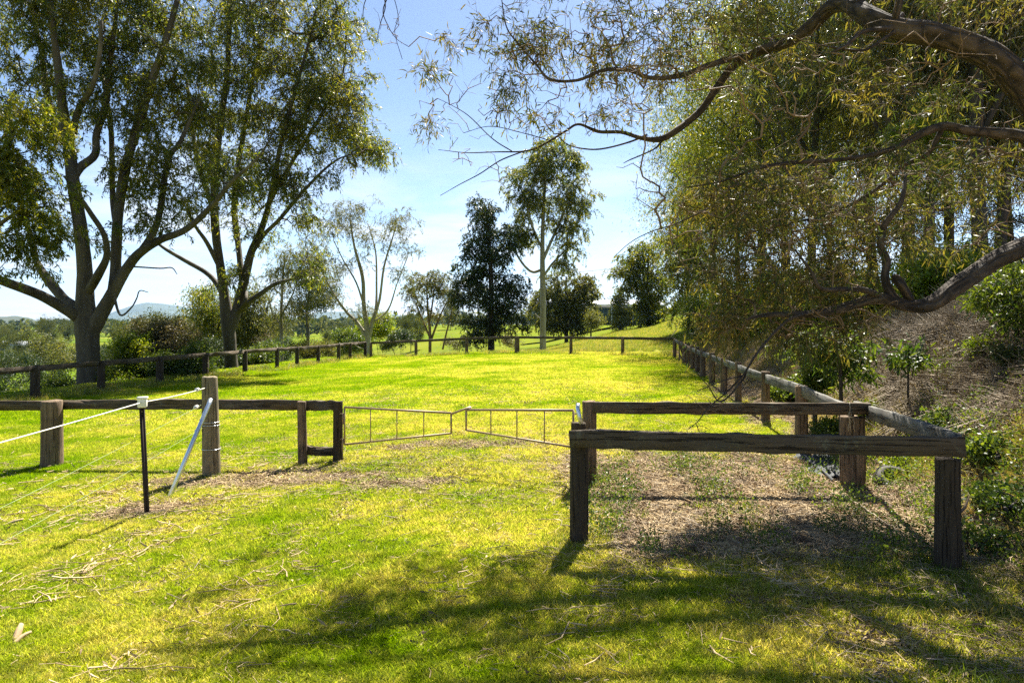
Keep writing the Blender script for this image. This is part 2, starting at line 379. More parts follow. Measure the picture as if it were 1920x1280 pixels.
# ------------------------------------------------------------------ tubes and leaves
def catmull(pts, per):
    pts = np.asarray(pts, float); out_ = []
    p = np.vstack([2*pts[0]-pts[1], pts, 2*pts[-1]-pts[-2]])
    for i in range(1, len(p)-2):
        for k in range(per):
            t_ = k/per
            out_.append(0.5*((2*p[i])+(-p[i-1]+p[i+1])*t_+(2*p[i-1]-5*p[i]+4*p[i+1]-p[i+2])*t_*t_+(-p[i-1]+3*p[i]-3*p[i+1]+p[i+2])*t_**3))
    out_.append(p[-2]); return np.array(out_)
def fur(ang, l, r):
    a = ang+0.25*math.sin(l*2.1)
    return (np.sin(a*7+2.5*math.sin(l*5))+np.sin(a*11-3*math.sin(l*3.7+1))+.8*np.sin(a*4+l*9))*.5
def tube_geo(pts, rad, sides=10, rough=0.0, cap=True, seed=0, furrow=0.0):
    pts = np.asarray(pts, float); rad = np.asarray(rad, float); n = len(pts)
    r_ = np.random.default_rng(seed)
    tg = np.gradient(pts, axis=0); tg /= np.linalg.norm(tg, axis=1)[:, None]+1e-9
    u = np.cross(tg[0], (0.3, 0.9, 0.2)); u /= np.linalg.norm(u)+1e-9
    V = []; ang = np.linspace(0, 2*math.pi, sides, endpoint=False); al = []
    ln = np.concatenate([[0], np.cumsum(np.linalg.norm(np.diff(pts, axis=0), axis=1))])
    lob = r_.uniform(0, 6.28, 3)
    for i in range(n):
        u = u-tg[i]*np.dot(u, tg[i]); u /= np.linalg.norm(u)+1e-9; v = np.cross(tg[i], u)
        rr = rad[i]*(1+furrow*fur(ang, ln[i], rad[i])+rough*(0.6*np.sin(2*ang+lob[0]+ln[i]*0.9)+0.4*np.sin(3*ang+lob[1]-ln[i]*1.7))+rough*0.5*r_.normal(0, 1, sides)*0.5)
        V.append(pts[i]+np.outer(rr*np.cos(ang), u)+np.outer(rr*np.sin(ang), v))
        al.append(np.stack([np.full(sides, ln[i]), np.sin(ang)*rad[i]*2, np.cos(ang)*rad[i]*2], -1))
    V = np.concatenate(V); i = np.arange(n-1)[:, None]*sides; j = np.arange(sides)[None, :]; j2 = (j+1) % sides
    q = np.stack([i+j, i+j2, i+sides+j2, i+sides+j], -1).reshape(-1, 4)
    tr = []
    if cap:
        V = np.vstack([V, pts[0], pts[-1]]); a, b_ = len(V)-2, len(V)-1
        al.append(np.array([[0, 0, 0], [ln[-1], 0, 0]]))
        for k in range(sides):
            tr.append((a, (k+1) % sides, k)); tr.append((b_, (n-1)*sides+k, (n-1)*sides+(k+1) % sides))
    return V, q, np.array(tr, int).reshape(-1, 3), np.concatenate(al)
def join_geo(gs):
    Vs, Q, Tr, A = [], [], [], []; o = 0
    for V, q, t_, a in gs:
        Vs.append(V); Q.append(q+o); Tr.append(t_+o); A.append(a); o += len(V)
    return np.vstack(Vs), np.vstack(Q), np.vstack(Tr), np.vstack(A)
def tube_obj(name, gs, m, parent=None, org=(0, 0, 0)):
    V, q, t_, a = join_geo(gs)
    o = mesh_obj(name, V-np.asarray(org), q, t_, m, parent, True)
    at = o.data.attributes.new('along', 'FLOAT_VECTOR', 'POINT'); at.data.foreach_set('vector', a.astype(np.float32).ravel())
    return o
def frusta(p0, p1, r0, r1, sides=4):
    """Many thin cones at once; returns verts, quads."""
    d = p1-p0; ln = np.linalg.norm(d, axis=1)[:, None]+1e-9; d = d/ln
    h = np.where(np.abs(d[:, 2:3]) > 0.9, np.array([[1., 0, 0]]), np.array([[0, 0, 1.]]))
    u = np.cross(d, h); u /= np.linalg.norm(u, axis=1)[:, None]+1e-9; v = np.cross(d, u)
    an = np.arange(sides)/sides*2*math.pi
    ring = np.cos(an)[None, :, None]*u[:, None, :]+np.sin(an)[None, :, None]*v[:, None, :]
    V = np.concatenate([p0[:, None]+ring*r0[:, None, None], p1[:, None]+ring*r1[:, None, None]], 1)
    n = len(p0); b_ = np.arange(n)[:, None]*(2*sides); j = np.arange(sides)[None]; j2 = (j+1) % sides
    q = np.stack([b_+j, b_+j2, b_+sides+j2, b_+sides+j], -1).reshape(-1, 4)
    return V.reshape(-1, 3), q

def leaves_geo(c, d, ln, wd, seed, curved=False):
    """Leaves at points c, along unit d, of length ln and width wd."""
    r_ = np.random.default_rng(seed); n = len(c)
    rv = r_.normal(size=(n, 3)); u = np.cross(d, rv); u /= np.linalg.norm(u, axis=1)[:, None]+1e-9; v = np.cross(d, u)
    ln = ln[:, None]; wd = wd[:, None]
    if not curved:
        V = np.stack([c, c+d*ln*0.45+u*wd*0.5+v*ln*0.04, c+d*ln, c+d*ln*0.45-u*wd*0.5+v*ln*0.04], 1)
        q = np.arange(n*4).reshape(-1, 4)
        return V.reshape(-1, 3), q, None
    k = r_.normal(0, 0.16, (n, 1))
    a = c+d*ln*0.33+v*ln*k*0.55; b_ = c+d*ln*0.7+v*ln*k*0.6; e = c+d*ln*1.0+v*ln*k*0.0
    V = np.stack([c, a+u*wd*0.5, a-u*wd*0.5, b_+u*wd*0.40, b_-u*wd*0.40, e], 1)
    b0 = np.arange(n)[:, None]*6
    q = (b0+np.array([[1, 3, 4, 2]])).reshape(-1, 4)
    t_ = np.concatenate([b0+np.array([[0, 1, 2]]), b0+np.array([[3, 5, 4]])])
    return V.reshape(-1, 3), q, t_

def blob_points(blobs, rg):
    """blobs: (px, py, Y, rx px, ry px, depth m, n clusters, sprays per cluster, cluster radius m)."""
    P_ = []
    for (px, py, Y, rx, ry, dep, nc, ns, cr) in blobs:
        c = np.array(P(px, py, Y)); sc_ = Y/FOC
        d = rg.normal(size=(nc, 3)); d /= np.linalg.norm(d, axis=1)[:, None]
        rad = rg.uniform(0.15, 1, (nc, 1))**0.45
        cen = c+d*rad*np.array([rx*sc_, dep, ry*sc_])
        k = np.repeat(cen, ns, 0)+rg.normal(0, cr, (nc*ns, 3))*np.array([1, 1, 0.7])
        P_.append(k)
    return np.vstack(P_)

def grow(limbs, sprays, step=0.4, tip=0.006, pw=0.45, maxr=0.06, droop=0.7, seed=0):
    """Joins every spray point to the limbs by a branching path. limbs: list of (points, radii)."""
    rg = np.random.default_rng(seed)
    nodes = []; 
    for pts, rad in limbs:
        nodes.append(pts[len(pts)//5:] if len(pts) > 8 else pts)
    base = np.vstack(nodes); nb = len(base)
    N_ = np.zeros((nb+len(sprays)*14, 3)); par = np.full(len(N_), -1); N_[:nb] = base; cnt = nb
    d0 = np.array([np.min(np.sum((base-s)**2, 1)) for s in sprays]) if len(sprays) < 6000 else rg.random(len(sprays))
    tips = np.zeros(len(sprays), int)
    for k in np.argsort(d0):
        s = sprays[k]; D = N_[:cnt]-s
        dist = np.sqrt((D**2).sum(1)); cost = dist+droop*np.maximum(D[:, 2], 0)
        i = int(np.argmin(cost)); dd = dist[i]
        m = int(min(12, max(1, math.ceil(dd/step))))
        a = N_[i]; side = rg.normal(0, 0.10*dd, 3); prev = i
        for q in range(1, m+1):
            if cnt >= len(N_): break
            u_ = q/m; pt = a+(s-a)*u_+side*math.sin(math.pi*u_)+np.array([0, 0, 0.10*dd*math.sin(math.pi*u_)])+(rg.normal(0, 0.025*dd, 3) if q < m else 0)
            N_[cnt] = pt; par[cnt] = prev; prev = cnt; cnt += 1
        tips[k] = prev
    w_ = np.zeros(cnt); w_[tips] += 1
    for i in range(cnt-1, nb-1, -1): w_[par[i]] += w_[i]
    e = np.arange(nb, cnt); pr = par[e]
    r1 = np.minimum(maxr, tip*np.maximum(w_[e], 1)**pw); wp = np.where(pr >= nb, w_[pr], w_[e])
    r0 = np.minimum(maxr, tip*np.maximum(wp, 1)**pw)
    return N_[pr], N_[e], np.minimum(r0, r1*1.5), r1, N_[tips], N_[tips]-N_[par[tips]]

def limb_pts(l, per=5):
    """l: list of (px, py, Y, radius px) -> resampled points and radii in metres."""
    a = np.array([list(P(x, y, Y))+[r*Y/FOC] for x, y, Y, r in l]); c = catmull(a, per)
    return c[:, :3], np.maximum(c[:, 3], 0.003)

def make_tree(name, label, cat, limbs, blobs, leafm, barkm, twigm, nleaf, leaf=(0.14, 0.028), spread=0.28, per_limb=True, seed=1, base=None,
              group=None, step=0.4, tip=0.006, maxr=0.06, hang=0.6, curved=False, sides=10, rough=0.05, bare=None, twig_sides=3, pw=0.45, along=0.0, wig=0.0, furrow=0.0, per=5, strand=0.0, strand_r=.0022):
    rg = np.random.default_rng(seed)
    L_ = [limb_pts(l, per) if not isinstance(l, tuple) else l for l in limbs]
    if wig:
        L_ = [(p+np.array([noise2(p[:, 2]*1.0+i, p[:, 0], 0.5, 1)*wig, noise2(p[:, 0], p[:, 2]+i, 0.5, 2)*wig, noise2(p[:, 0]+i, p[:, 1], .5, 3)*wig]).T, r) for i, (p, r) in enumerate(L_)]
    org = np.array(base if base is not None else L_[0][0][0])
    root = empty(name, org, label, cat, group)
    gs = [tube_geo(p, r, sides, rough, seed=seed*31+i, furrow=furrow) for i, (p, r) in enumerate(L_)]
    if per_limb:
        tube_obj('trunk', gs[:1], barkm, root, org)
        for g in gs[1:]: tube_obj('limb', [g], barkm, root, org)
    else: tube_obj('trunk', gs, barkm, root, org)
    sp = blob_points(blobs, rg)
    allp = sp; nb = 0
    if bare: bp = blob_points(bare, rg); nb = len(bp); allp = np.vstack([sp, bp])
    p0, p1, r0, r1, tips, td = grow(L_, allp, step, tip, pw, maxr, seed=seed)
    tips = tips[:len(sp)]; td = td[:len(sp)]
    td = td/(np.linalg.norm(td, axis=1)[:, None]+1e-9)
    if strand:      # every spray point carries three fine hanging shoots with the leaves set along them
        nt_ = len(tips); k3 = np.repeat(np.arange(nt_), 3); m3 = len(k3)
        sd = td[k3]*.55+rg.normal(0, .55, (m3, 3))+np.array([0, 0, -.18]); sd /= np.linalg.norm(sd, axis=1)[:, None]
        sl_ = strand*rg.uniform(.6, 1.3, (m3, 1)); s0 = tips[k3]-td[k3]*rg.uniform(0, .3, (m3, 1))*strand
        sd2 = sd*.55+np.array([0, 0, -.65]); sd2 /= np.linalg.norm(sd2, axis=1)[:, None]
        s1 = s0+sd*sl_*.5; s2 = s1+sd2*sl_*.5; rr = np.full(m3, strand_r)
        p0 = np.vstack([p0, s0, s1]); p1 = np.vstack([p1, s1, s2]); r0 = np.concatenate([r0, rr, rr*.7]); r1 = np.concatenate([r1, rr*.7, rr*.35])
    V, q = frusta(p0, p1, r0, r1, twig_sides)
    o = mesh_obj('twigs', V-org, q, None, twigm, root, True); o['kind'] = 'stuff'
    per = max(1, nleaf//len(tips))
    wgt = rg.uniform(0.4, 1.6, len(tips)); cn_ = np.maximum(1, (wgt*per)).astype(int)
    idx = np.repeat(np.arange(len(tips)), cn_); n = len(idx)
    tt = rg.uniform(-1, 1, (n, 1))
    c = tips[idx]+rg.normal(0, spread, (n, 3))*np.array([1, 1, 0.75])+td[idx]*tt*along
    d = rg.normal(size=(n, 3)); d /= np.linalg.norm(d, axis=1)[:, None]
    d = d*(1-hang)+np.array([0, 0, -1.0])*hang+td[idx]*0.25; d /= np.linalg.norm(d, axis=1)[:, None]
    ln = leaf[0]*rg.uniform(0.6, 1.3, n); wd = leaf[1]*rg.uniform(0.7, 1.3, n)
    if strand:
        j = idx*3+rg.integers(0, 3, n); u_ = rg.uniform(0, 1, (n, 1))**.8; lo = u_ < .5
        c = np.where(lo, s0[j]+(s1[j]-s0[j])*u_*2, s1[j]+(s2[j]-s1[j])*(u_*2-1))+rg.normal(0, strand*.03, (n, 3))
        d = np.where(lo, sd[j], sd2[j])*.55+rg.normal(0, .42, (n, 3))+np.array([0, 0, -hang*.5]); d /= np.linalg.norm(d, axis=1)[:, None]
    V, q, t_ = leaves_geo(c, d, ln, wd, seed+5, curved)
    o = mesh_obj('crown', V-org, q, t_, leafm, root); o['kind'] = 'stuff'
    return root

def copy_tree(o, parent=None):
    c = o.copy(); C.objects.link(c); c.parent = parent
    for ch in o.children: copy_tree(ch, c)
    return c

# ------------------------------------------------------------------ the two big gums by the left fence
Y1 = 24.0
b1 = GY(166, Y1)
t1 = [[(166, 736, Y1, 27), (166, 722, Y1, 21), (166, 700, Y1, 19.5), (165, 650, Y1, 19), (163, 612, Y1, 20), (160, 570, Y1, 16), (158, 500, Y1, 13), (150, 420, Y1, 12), (137, 340, Y1, 11), (130, 280, Y1, 10), (118, 200, Y1-.5, 8), (108, 120, Y1-.8, 7), (98, 40, Y1-1, 5), (90, -60, Y1-1, 4), (85, -160, Y1-1, 2)],
      [(165, 625, Y1, 9), (150, 600, Y1, 11), (128, 583, 23.6, 10), (75, 553, 23, 9), (0, 525, 22, 8), (-80, 495, 21.5, 6), (-160, 450, 21, 4)],
      [(158, 600, Y1, 9), (140, 575, Y1, 9), (120, 560, 24.3, 8.5), (90, 525, 24.6, 8), (68, 490, 25, 6), (62, 460, 25, 5), (45, 400, 25, 4), (20, 330, 25, 3)],
      [(166, 635, Y1, 14), (180, 605, Y1, 14), (200, 570, Y1, 12), (222, 530, Y1, 10), (240, 500, Y1, 9), (262, 474, Y1-.3, 8), (300, 450, Y1-.6, 7), (349, 430, Y1-1, 6), (400, 383, Y1-1.4, 5), (433, 343, Y1-1.7, 4), (480, 300, Y1-2, 2.2), (505, 262, Y1-2.1, 1.3), (520, 225, Y1-2.2, .5)],
      [(210, 552, Y1, 9), (216, 510, Y1+.3, 9), (218, 470, Y1+.4, 9), (222, 400, Y1+.5, 8.5), (232, 330, Y1+.6, 9), (245, 280, Y1+.6, 8), (262, 220, Y1+.6, 8), (285, 150, Y1+.6, 7), (310, 80, Y1+.6, 6), (330, 10, Y1+.6, 5), (350, -80, Y1+.6, 3)],
      [(163, 550, Y1, 8), (185, 514, Y1-.6, 8), (200, 480, Y1-.9, 6), (195, 440, Y1-1.2, 5), (170, 400, Y1-1.5, 4.5), (150, 370, Y1-1.8, 3.5), (120, 330, Y1-2, 2)],
      [(137, 335, Y1, 8), (150, 314, Y1+.2, 8), (178, 290, Y1+.4, 7), (181, 252, Y1+.6, 6.5), (198, 198, Y1+.8, 6), (202, 150, Y1+.8, 5), (214, 60, Y1+.8, 4), (225, -30, Y1+.8, 2)],
      [(130, 270, Y1, 7), (148, 205, Y1-.5, 6), (172, 165, Y1-.9, 5), (186, 110, Y1-1.1, 4), (190, 40, Y1-1.3, 3)],
      [(130, 290, Y1, 7), (115, 240, Y1+.5, 6.5), (95, 205, Y1+.8, 6), (85, 150, Y1+1, 5), (76, 90, Y1+1.2, 4), (60, 20, Y1+1.4, 3)],
      [(221, 440, Y1+.4, 6), (212, 380, Y1+1, 5), (210, 300, Y1+1.6, 5), (207, 230, Y1+2, 4.5), (192, 140, Y1+2.4, 3)],
      [(262, 474, Y1-.3, 6), (290, 430, Y1+.3, 6), (303, 380, Y1+.7, 5.5), (315, 300, Y1+1, 5), (340, 262, Y1+1.2, 4), (375, 180, Y1+1.4, 3)],
      [(240, 500, Y1, 3), (252, 500, Y1-.3, 1.6), (300, 503, Y1-.8, 1.3), (322, 502, Y1-1, 1.1), (332, 514, Y1-1.1, .6)],
      [(212, 548, Y1, 3), (225, 590, Y1-.5, 2.), (245, 578, Y1-1, 1.4), (256, 560, Y1-1, 1.2), (262, 545, Y1-1.2, 1), (278, 548, Y1-1.3, .6)]]
bl1 = [(60, 40,23.8, 110, 90, 2.2, 30, 8, 0.32), (190, 30,24.8, 110, 90, 2.4, 32, 8, 0.32), (300, 70,25.3, 110, 100, 2.2, 34, 8, 0.30), (40, 180,24.8, 90, 70, 2, 15, 7, 0.29),
       (215, 180,24.8, 90, 80, 2.2, 24, 8, 0.30), (320, 220,25.3, 80, 80, 2, 22, 8, 0.29), (100, -120,24.8, 170, 90, 2.5, 24, 7, 0.36), (290, -110,24.8, 150, 90, 2.5, 24, 7, 0.36),
       
       (250, 330,24.8, 60, 55, 1.6, 12, 7, 0.29), (340, 320,24.3, 60, 60, 1.4, 12, 7, 0.29), (150, 440,24.8, 60, 40, 1.5, 4, 6, .3), (290, 410,23.8, 50, 30, 1.2, 6, 6, 0.25), (-60, 300,22.8, 70, 190, 1.5, 30, 8, 0.29), (430, 330,23.1, 50, 40, 1, 8, 7, .3)]
make_tree('gum_tree', 'massive many-limbed gum tree with thick grey trunk at the left rail fence', 'tree', t1, bl1, M['gum_leaf'], M['gum_bark'], M['gum_bark'], 100000, (0.16, 0.038), 0.19, seed=11, strand=.62, strand_r=.006, base=b1, tip=.007, maxr=.075, hang=.5, sides=14)

b0 = GY(-150, 19.5)
make_tree('gum_tree', 'bright yellow-green leafy tree hanging in at the left edge before the massive gum', 'tree',
          [[(-150, HY+(EYE-b0.z)*FOC/19.5+5, 19.5, 16), (-140, 600, 19.5, 13), (-100, 480, 19.5, 11), (-70, 380, 19.5, 8), (-30, 300, 19.5, 5), (0, 230, 19.5, 3)], [(-100, 480, 19.5, 7), (-50, 450, 19.5, 5), (0, 420, 19.5, 4), (40, 390, 19.5, 2)]],
          [(40, 240, 19.5, 66, 56, 1.2, 12, 9, .26), (30, 340, 19.5, 72, 80, 1.3, 18, 9, .26), (72, 430, 19.8, 50, 46, 1, 9, 8, .24), (10, 485, 19.5, 50, 44, 1, 6, 8, .24), (-70, 320, 19.5, 80, 120, 1.2, 20, 7, .3)],
          M['bright_leaf'], M['gum_bark'], M['gum_bark'], 32000, (0.15, 0.036), 0.15, seed=13, strand=.5, strand_r=.005, base=b0, tip=.005, maxr=.04, hang=.5, sides=10)
Y2 = 29.5
b2 = GY(434, Y2)
t2 = [[(434, 706, Y2, 16), (434, 690, Y2, 12.5), (432, 660, Y2, 11.5), (430, 630, Y2, 11.5), (427, 603, Y2, 12), (420, 550, Y2, 9), (413, 500, Y2, 8), (405, 440, Y2, 8), (402, 380, Y2, 7.5), (405, 300, Y2, 7), (415, 220, Y2, 6), (425, 150, Y2, 5), (430, 60, Y2, 4), (435, -30, Y2, 2)],
      [(431, 625, Y2, 8), (440, 595, Y2, 9), (450, 560, Y2, 8.5), (462, 510, Y2, 8), (472, 470, Y2, 7), (490, 430, Y2, 6), (505, 380, Y2-.3, 5), (520, 300, Y2-.6, 4), (540, 220, Y2-.8, 3.5), (565, 130, Y2-1, 3), (590, 40, Y2-1, 2)],
      [(455, 540, Y2, 6), (448, 470, Y2+.6, 5.5), (440, 400, Y2+1, 6), (442, 340, Y2+1.2, 5), (455, 260, Y2+1.3, 4.5), (470, 170, Y2+1.3, 4), (490, 80, Y2+1.3, 2.5)],
      [(440, 592, Y2, 5), (462, 570, Y2-.2, 5), (490, 550, Y2-.5, 4.5), (515, 533, Y2-.8, 3.6), (545, 524, Y2-1.2, 2.6), (585, 512, Y2-1.6, 1.4)],
      [(421, 560, Y2, 5), (405, 530, Y2+.3, 5), (385, 510, Y2+.4, 4.5), (350, 490, Y2+.6, 4), (312, 468, Y2+.8, 3.0), (290, 452, Y2+1, 2)],
      [(411, 500, Y2, 4.5), (388, 455, Y2-.5, 4), (367, 425, Y2-.8, 3), (350, 390, Y2-1, 2)],
      [(472, 475, Y2, 4.5), (495, 440, Y2-.4, 4), (525, 410, Y2-.8, 3.5), (571, 356, Y2-1.3, 3), (628, 302, Y2-1.6, 2), (680, 285, Y2-1.8, 1)],
      [(505, 380, Y2-.3, 4), (550, 300, Y2, 3.5), (600, 220, Y2+.3, 3), (640, 150, Y2+.5, 2), (650, 60, Y2+.5, 1.5)],
      [(403, 400, Y2, 5), (375, 320, Y2+1, 4.5), (360, 240, Y2+1.5, 4), (350, 150, Y2+1.8, 3)],
      [(462, 548, Y2, 3.2), (461, 560, Y2-.4, 3.4), (455, 572, Y2-.4, 3.2), (440, 590, Y2, 3)]]
bl2 = [(400, 60, Y2+.5, 90, 90, 2.6, 28, 8, 0.36), (500, 60, Y2, 110, 110, 2.6, 44, 8, 0.36), (590, 110, Y2, 80, 100, 2.2, 36, 8, 0.32), (470, 190, Y2, 100, 80, 2.4, 34, 8, 0.35),
       (600, 230, Y2-.5, 75, 80, 2, 30, 8, 0.30), (660, 200, Y2-.4, 42, 90, 1.4, 16, 7, 0.25), (690, 275, Y2-1.5, 35, 30, 1, 9, 7, .28), (380, 230, Y2+1, 75, 80, 2, 22, 8, 0.32),
       (530, 300, Y2-.5, 80, 60, 2, 22, 8, 0.30), (430, 320, Y2+.8, 70, 60, 2, 12, 7, 0.30), (545, 375, Y2-.8, 55, 50, 1.5, 14, 7, 0.26), (470, 400, Y2, 50, 60, 1.6, 8, 7, 0.26),
       (450, 510, Y2-.4, 22, 25, .6, 4, 6, .2), (560, -70, Y2, 130, 70, 2.6, 26, 7, 0.36), (400, -80, Y2, 110, 70, 2.6, 18, 7, 0.36), (645, 330, Y2-1.5, 40, 20, 1, 3, 5, .3), (350, 380, Y2-.6, 40, 40, 1, 6, 6, 0.25), (570, 500, Y2-1.5, 30, 20, .8, 4, 6, .25),
       (640, 60, Y2, 40, 60, 1.5, 10, 7, 0.29), (585, 420, Y2-1, 40, 25, 1, 3, 5, .3)]
make_tree('gum_tree', 'gum tree with reddish-grey forked trunk and wide leafy crown', 'tree', t2, bl2, M['gum_leaf'], M['gum_bark'], M['gum_bark'], 90000, (0.17, 0.042), 0.22, seed=12, strand=.75, strand_r=.007, base=b2, tip=.008, maxr=.08, hang=.5, sides=12)

# ------------------------------------------------------------------ trees beyond the back rails
def vtree(name, label, cat, px, Y, limbs, blobs, leafm, barkm, nleaf, leaf, spread, seed, **kw):
    b = GY(px, Y); pyb = HY+(EYE-b.z)*FOC/Y
    L_ = []
    for l in limbs:
        L_.append([((x, y, Y+dy, r) if y is not None else (x, pyb+2, Y+dy, r)) for x, y, dy, r in l])
    B_ = [(x, y, Y+dy, rx, ry, dep, nc, ns, cr) for x, y, dy, rx, ry, dep, nc, ns, cr in blobs]
    return make_tree(name, label, cat, L_, B_, leafm, barkm, barkm, nleaf, leaf, spread, per_limb=False, seed=seed, base=b, **kw)
vtree('tree', 'dark dense tree beyond the back rail with straight black trunk', 'tree', 921, 55,
      [[(921, None, 0, 7), (921, 620, 0, 6), (921, 540, 0, 5), (918, 470, 0, 4), (912, 400, 0, 2.5), (908, 380, 0, 1)]],
      [(908, 400, 0, 24, 30, 1.0, 16, 7, .32), (900, 450, 0, 32, 34, 1.3, 20, 7, .34), (885, 500, 0, 28, 36, 1.4, 17, 7, .34), (928, 490, 0, 34, 40, 1.5, 20, 7, .34), (948, 450, 0, 18, 34, 1.0, 8, 7, .3), (890, 555, 0, 40, 34, 1.8, 24, 7, .36), (940, 560, 0, 44, 34, 1.9, 24, 7, .36),
       (975, 535, 0, 22, 30, 1.1, 9, 7, .32), (898, 612, 0, 38, 30, 1.6, 24, 7, .34), (960, 605, 0, 34, 20, 1.2, 8, 7, .3), (866, 545, 0, 12, 26, .8, 6, 7, .3)],
      M['dark_leaf'], M['dark_bark'], 42000, (0.20, 0.075), .26, 21, strand=.7, strand_r=.010, tip=.012, maxr=.09, sides=8, hang=.35)
vtree('gum_tree', 'tall slim gum tree with bare pale trunk and airy crown beyond the back rail', 'tree', 1018, 60,
      [[(1018, None, 0, 10), (1018, 650, 0, 6.4), (1018, 560, 0, 5.6), (1017, 490, 0, 4.8), (1018, 420, 0, 3.6), (1022, 340, 0, 2.6), (1026, 275, 0, 1.5)],
       [(1017, 505, 0, 3), (1000, 510, 0, 2.6), (985, 500, 0, 2.2), (968, 475, 0, 1.8), (955, 440, 0, 1)],
       [(1017, 490, 0, 3.5), (1030, 460, 0, 3), (1048, 420, 0, 2.2), (1065, 380, 0, 1.2)], [(1018, 470, 0, 2.6), (1000, 430, 0, 2.4), (988, 390, 0, 1.6), (975, 350, 0, .8)],
       [(1018, 520, 0, 2.5), (1035, 495, 0, 2.2), (1060, 470, 0, 1.6), (1085, 450, 0, .9)], [(1018, 600, 0, 1.6), (1010, 595, 0, 1.4), (1003, 588, 0, .8)]],
      [(1022, 290, 0, 34, 26, 1.5, 18, 6, .5), (990, 335, 0, 40, 35, 1.6, 18, 6, .5), (1060, 320, 0, 38, 38, 1.6, 20, 6, .5), (1080, 375, 0, 24, 40, 1.2, 12, 6, .5), (975, 385, 0, 32, 35, 1.4, 14, 6, .5),
       (1040, 390, 0, 50, 45, 1.8, 20, 6, .5), (965, 440, 0, 26, 25, 1.2, 8, 6, .5), (1075, 450, 0, 28, 40, 1.2, 14, 6, .5), (1000, 450, 0, 25, 25, 1, 6, 6, .4), (1060, 500, 0, 22, 16, 1, 5, 6, .35)],
      M['gum_leaf'], M['pale_bark'], 56000, (0.20, 0.065), .36, 22, strand=.9, strand_r=.010, tip=.012, maxr=.08, sides=10, hang=.45)
vtree('tree', 'rounded olive-green tree right behind the slim pale gum', 'tree', 1062, 78,
      [[(1062, None, 0, 4), (1062, 620, 0, 3.5), (1060, 580, 0, 3), (1062, 520, 0, 1.5)], [(1062, 625, 0, 3), (1075, 590, 0, 2.2), (1090, 550, 0, 1.2)], [(1062, 630, 0, 3), (1045, 590, 0, 2), (1030, 550, 0, 1)]],
      [(1062, 545, 0, 48, 34, 2.5, 40, 7, .55), (1030, 575, 0, 34, 40, 2, 24, 7, .55), (1090, 570, 0, 28, 38, 2, 24, 7, .5), (1060, 605, 0, 45, 22, 2, 24, 7, .5), (1105, 535, 0, 16, 20, 1, 8, 6, .4)],
      M['olive_leaf'], M['dark_bark'], 36000, (0.26, 0.09), .38, 23, strand=.9, strand_r=.012, tip=.014, maxr=.09, sides=6)
vtree('tree', 'small airy tree with pinkish forked stems beyond the back rail', 'tree', 806, 58,
      [[(806, None, 0, 3.4), (806, 620, 0, 3.0), (802, 580, 0, 2.2), (800, 530, 0, 1.2)], [(807, 640, 0, 2.4), (822, 600, 0, 1.8), (835, 570, 0, 1)], [(805, 630, 0, 2.2), (788, 590, 0, 1.6), (775, 555, 0, .8)], [(830, 655, 0, 2), (838, 620, 0, 1.6), (848, 580, 0, .8)], [(806, 600, 0, 2), (812, 560, 0, 1.5), (815, 520, 0, .8)]],
      [(802, 525, 0, 36, 18, 1.4, 18, 6, .35), (775, 550, 0, 22, 20, 1, 8, 6, .35), (830, 550, 0, 26, 18, 1.1, 10, 6, .35), (800, 580, 0, 30, 22, 1.3, 8, 6, .35), (845, 585, 0, 14, 30, 1, 5, 6, .35)],
      M['olive_leaf'], M['twig'], 11000, (0.20, 0.05), .26, 24, strand=.7, strand_r=.008, tip=.010, maxr=.06, sides=6)
vtree('gum_tree', 'pale many-stemmed gum with sparse tufted crown at the rail corner', 'tree', 690, 44,
      [[(690, None, 0, 6.5), (690, 650, 0, 5.5), (688, 615, 0, 5), (682, 570, 0, 4), (680, 520, 0, 3.4), (664, 460, 0, 2.4), (656, 405, 0, 1.2)],
       [(690, 640, 0, 3.5), (700, 600, 0, 3.2), (712, 560, 0, 2.6), (720, 500, 0, 2), (735, 450, 0, 1.4), (742, 425, 0, .8)],
       [(689, 635, 0, 4), (670, 605, 0, 3.2), (650, 585, 0, 2.6), (625, 550, 0, 2), (605, 510, 0, 1.2), (596, 470, 0, .8)],
       [(690, 625, .5, 3), (704, 580, .8, 2.5), (706, 530, 1, 2), (704, 470, 1, 1.4), (690, 420, 1, .7)],
       [(683, 575, 0, 2), (668, 530, -.5, 1.6), (645, 490, -.7, 1.2), (625, 450, -.8, .7)], [(700, 605, 0, 2), (728, 580, -.4, 1.6), (745, 530, -.6, 1.2), (765, 480, -.7, .7)], [(690, 655, 0, 1.6), (670, 650, -.5, 1.1), (650, 632, -1, .6)]],
      [(655, 392, 0, 32, 14, .9, 9, 6, .42), (625, 430, -.6, 26, 18, .8, 7, 6, .42), (600, 470, 0, 20, 30, .8, 7, 6, .42), (742, 418, 0, 28, 12, .8, 6, 6, .42), (765, 470, -.6, 16, 18, .6, 4, 6, .42), (690, 425, 1, 26, 22, .7, 5, 6, .42),
       (655, 490, -.6, 24, 22, .7, 4, 6, .42), (740, 520, -.4, 26, 30, .7, 4, 6, .42), (620, 540, 0, 24, 22, .7, 5, 6, .42), (715, 590, .6, 20, 16, .6, 3, 5, .2), (640, 410, 0, 40, 22, 1, 6, 5, .4), (705, 450, .5, 40, 50, 1, 7, 5, .4), (620, 500, 0, 30, 40, 1, 7, 5, .4), (755, 440, 0, 30, 40, .8, 5, 5, .35), (660, 560, 0, 40, 30, 1, 5, 5, .35)],
      M['olive_leaf'], M['pale_bark'], 14000, (0.16, 0.035), .26, 25, strand=.7, strand_r=.006, tip=.006, maxr=.05, sides=8)
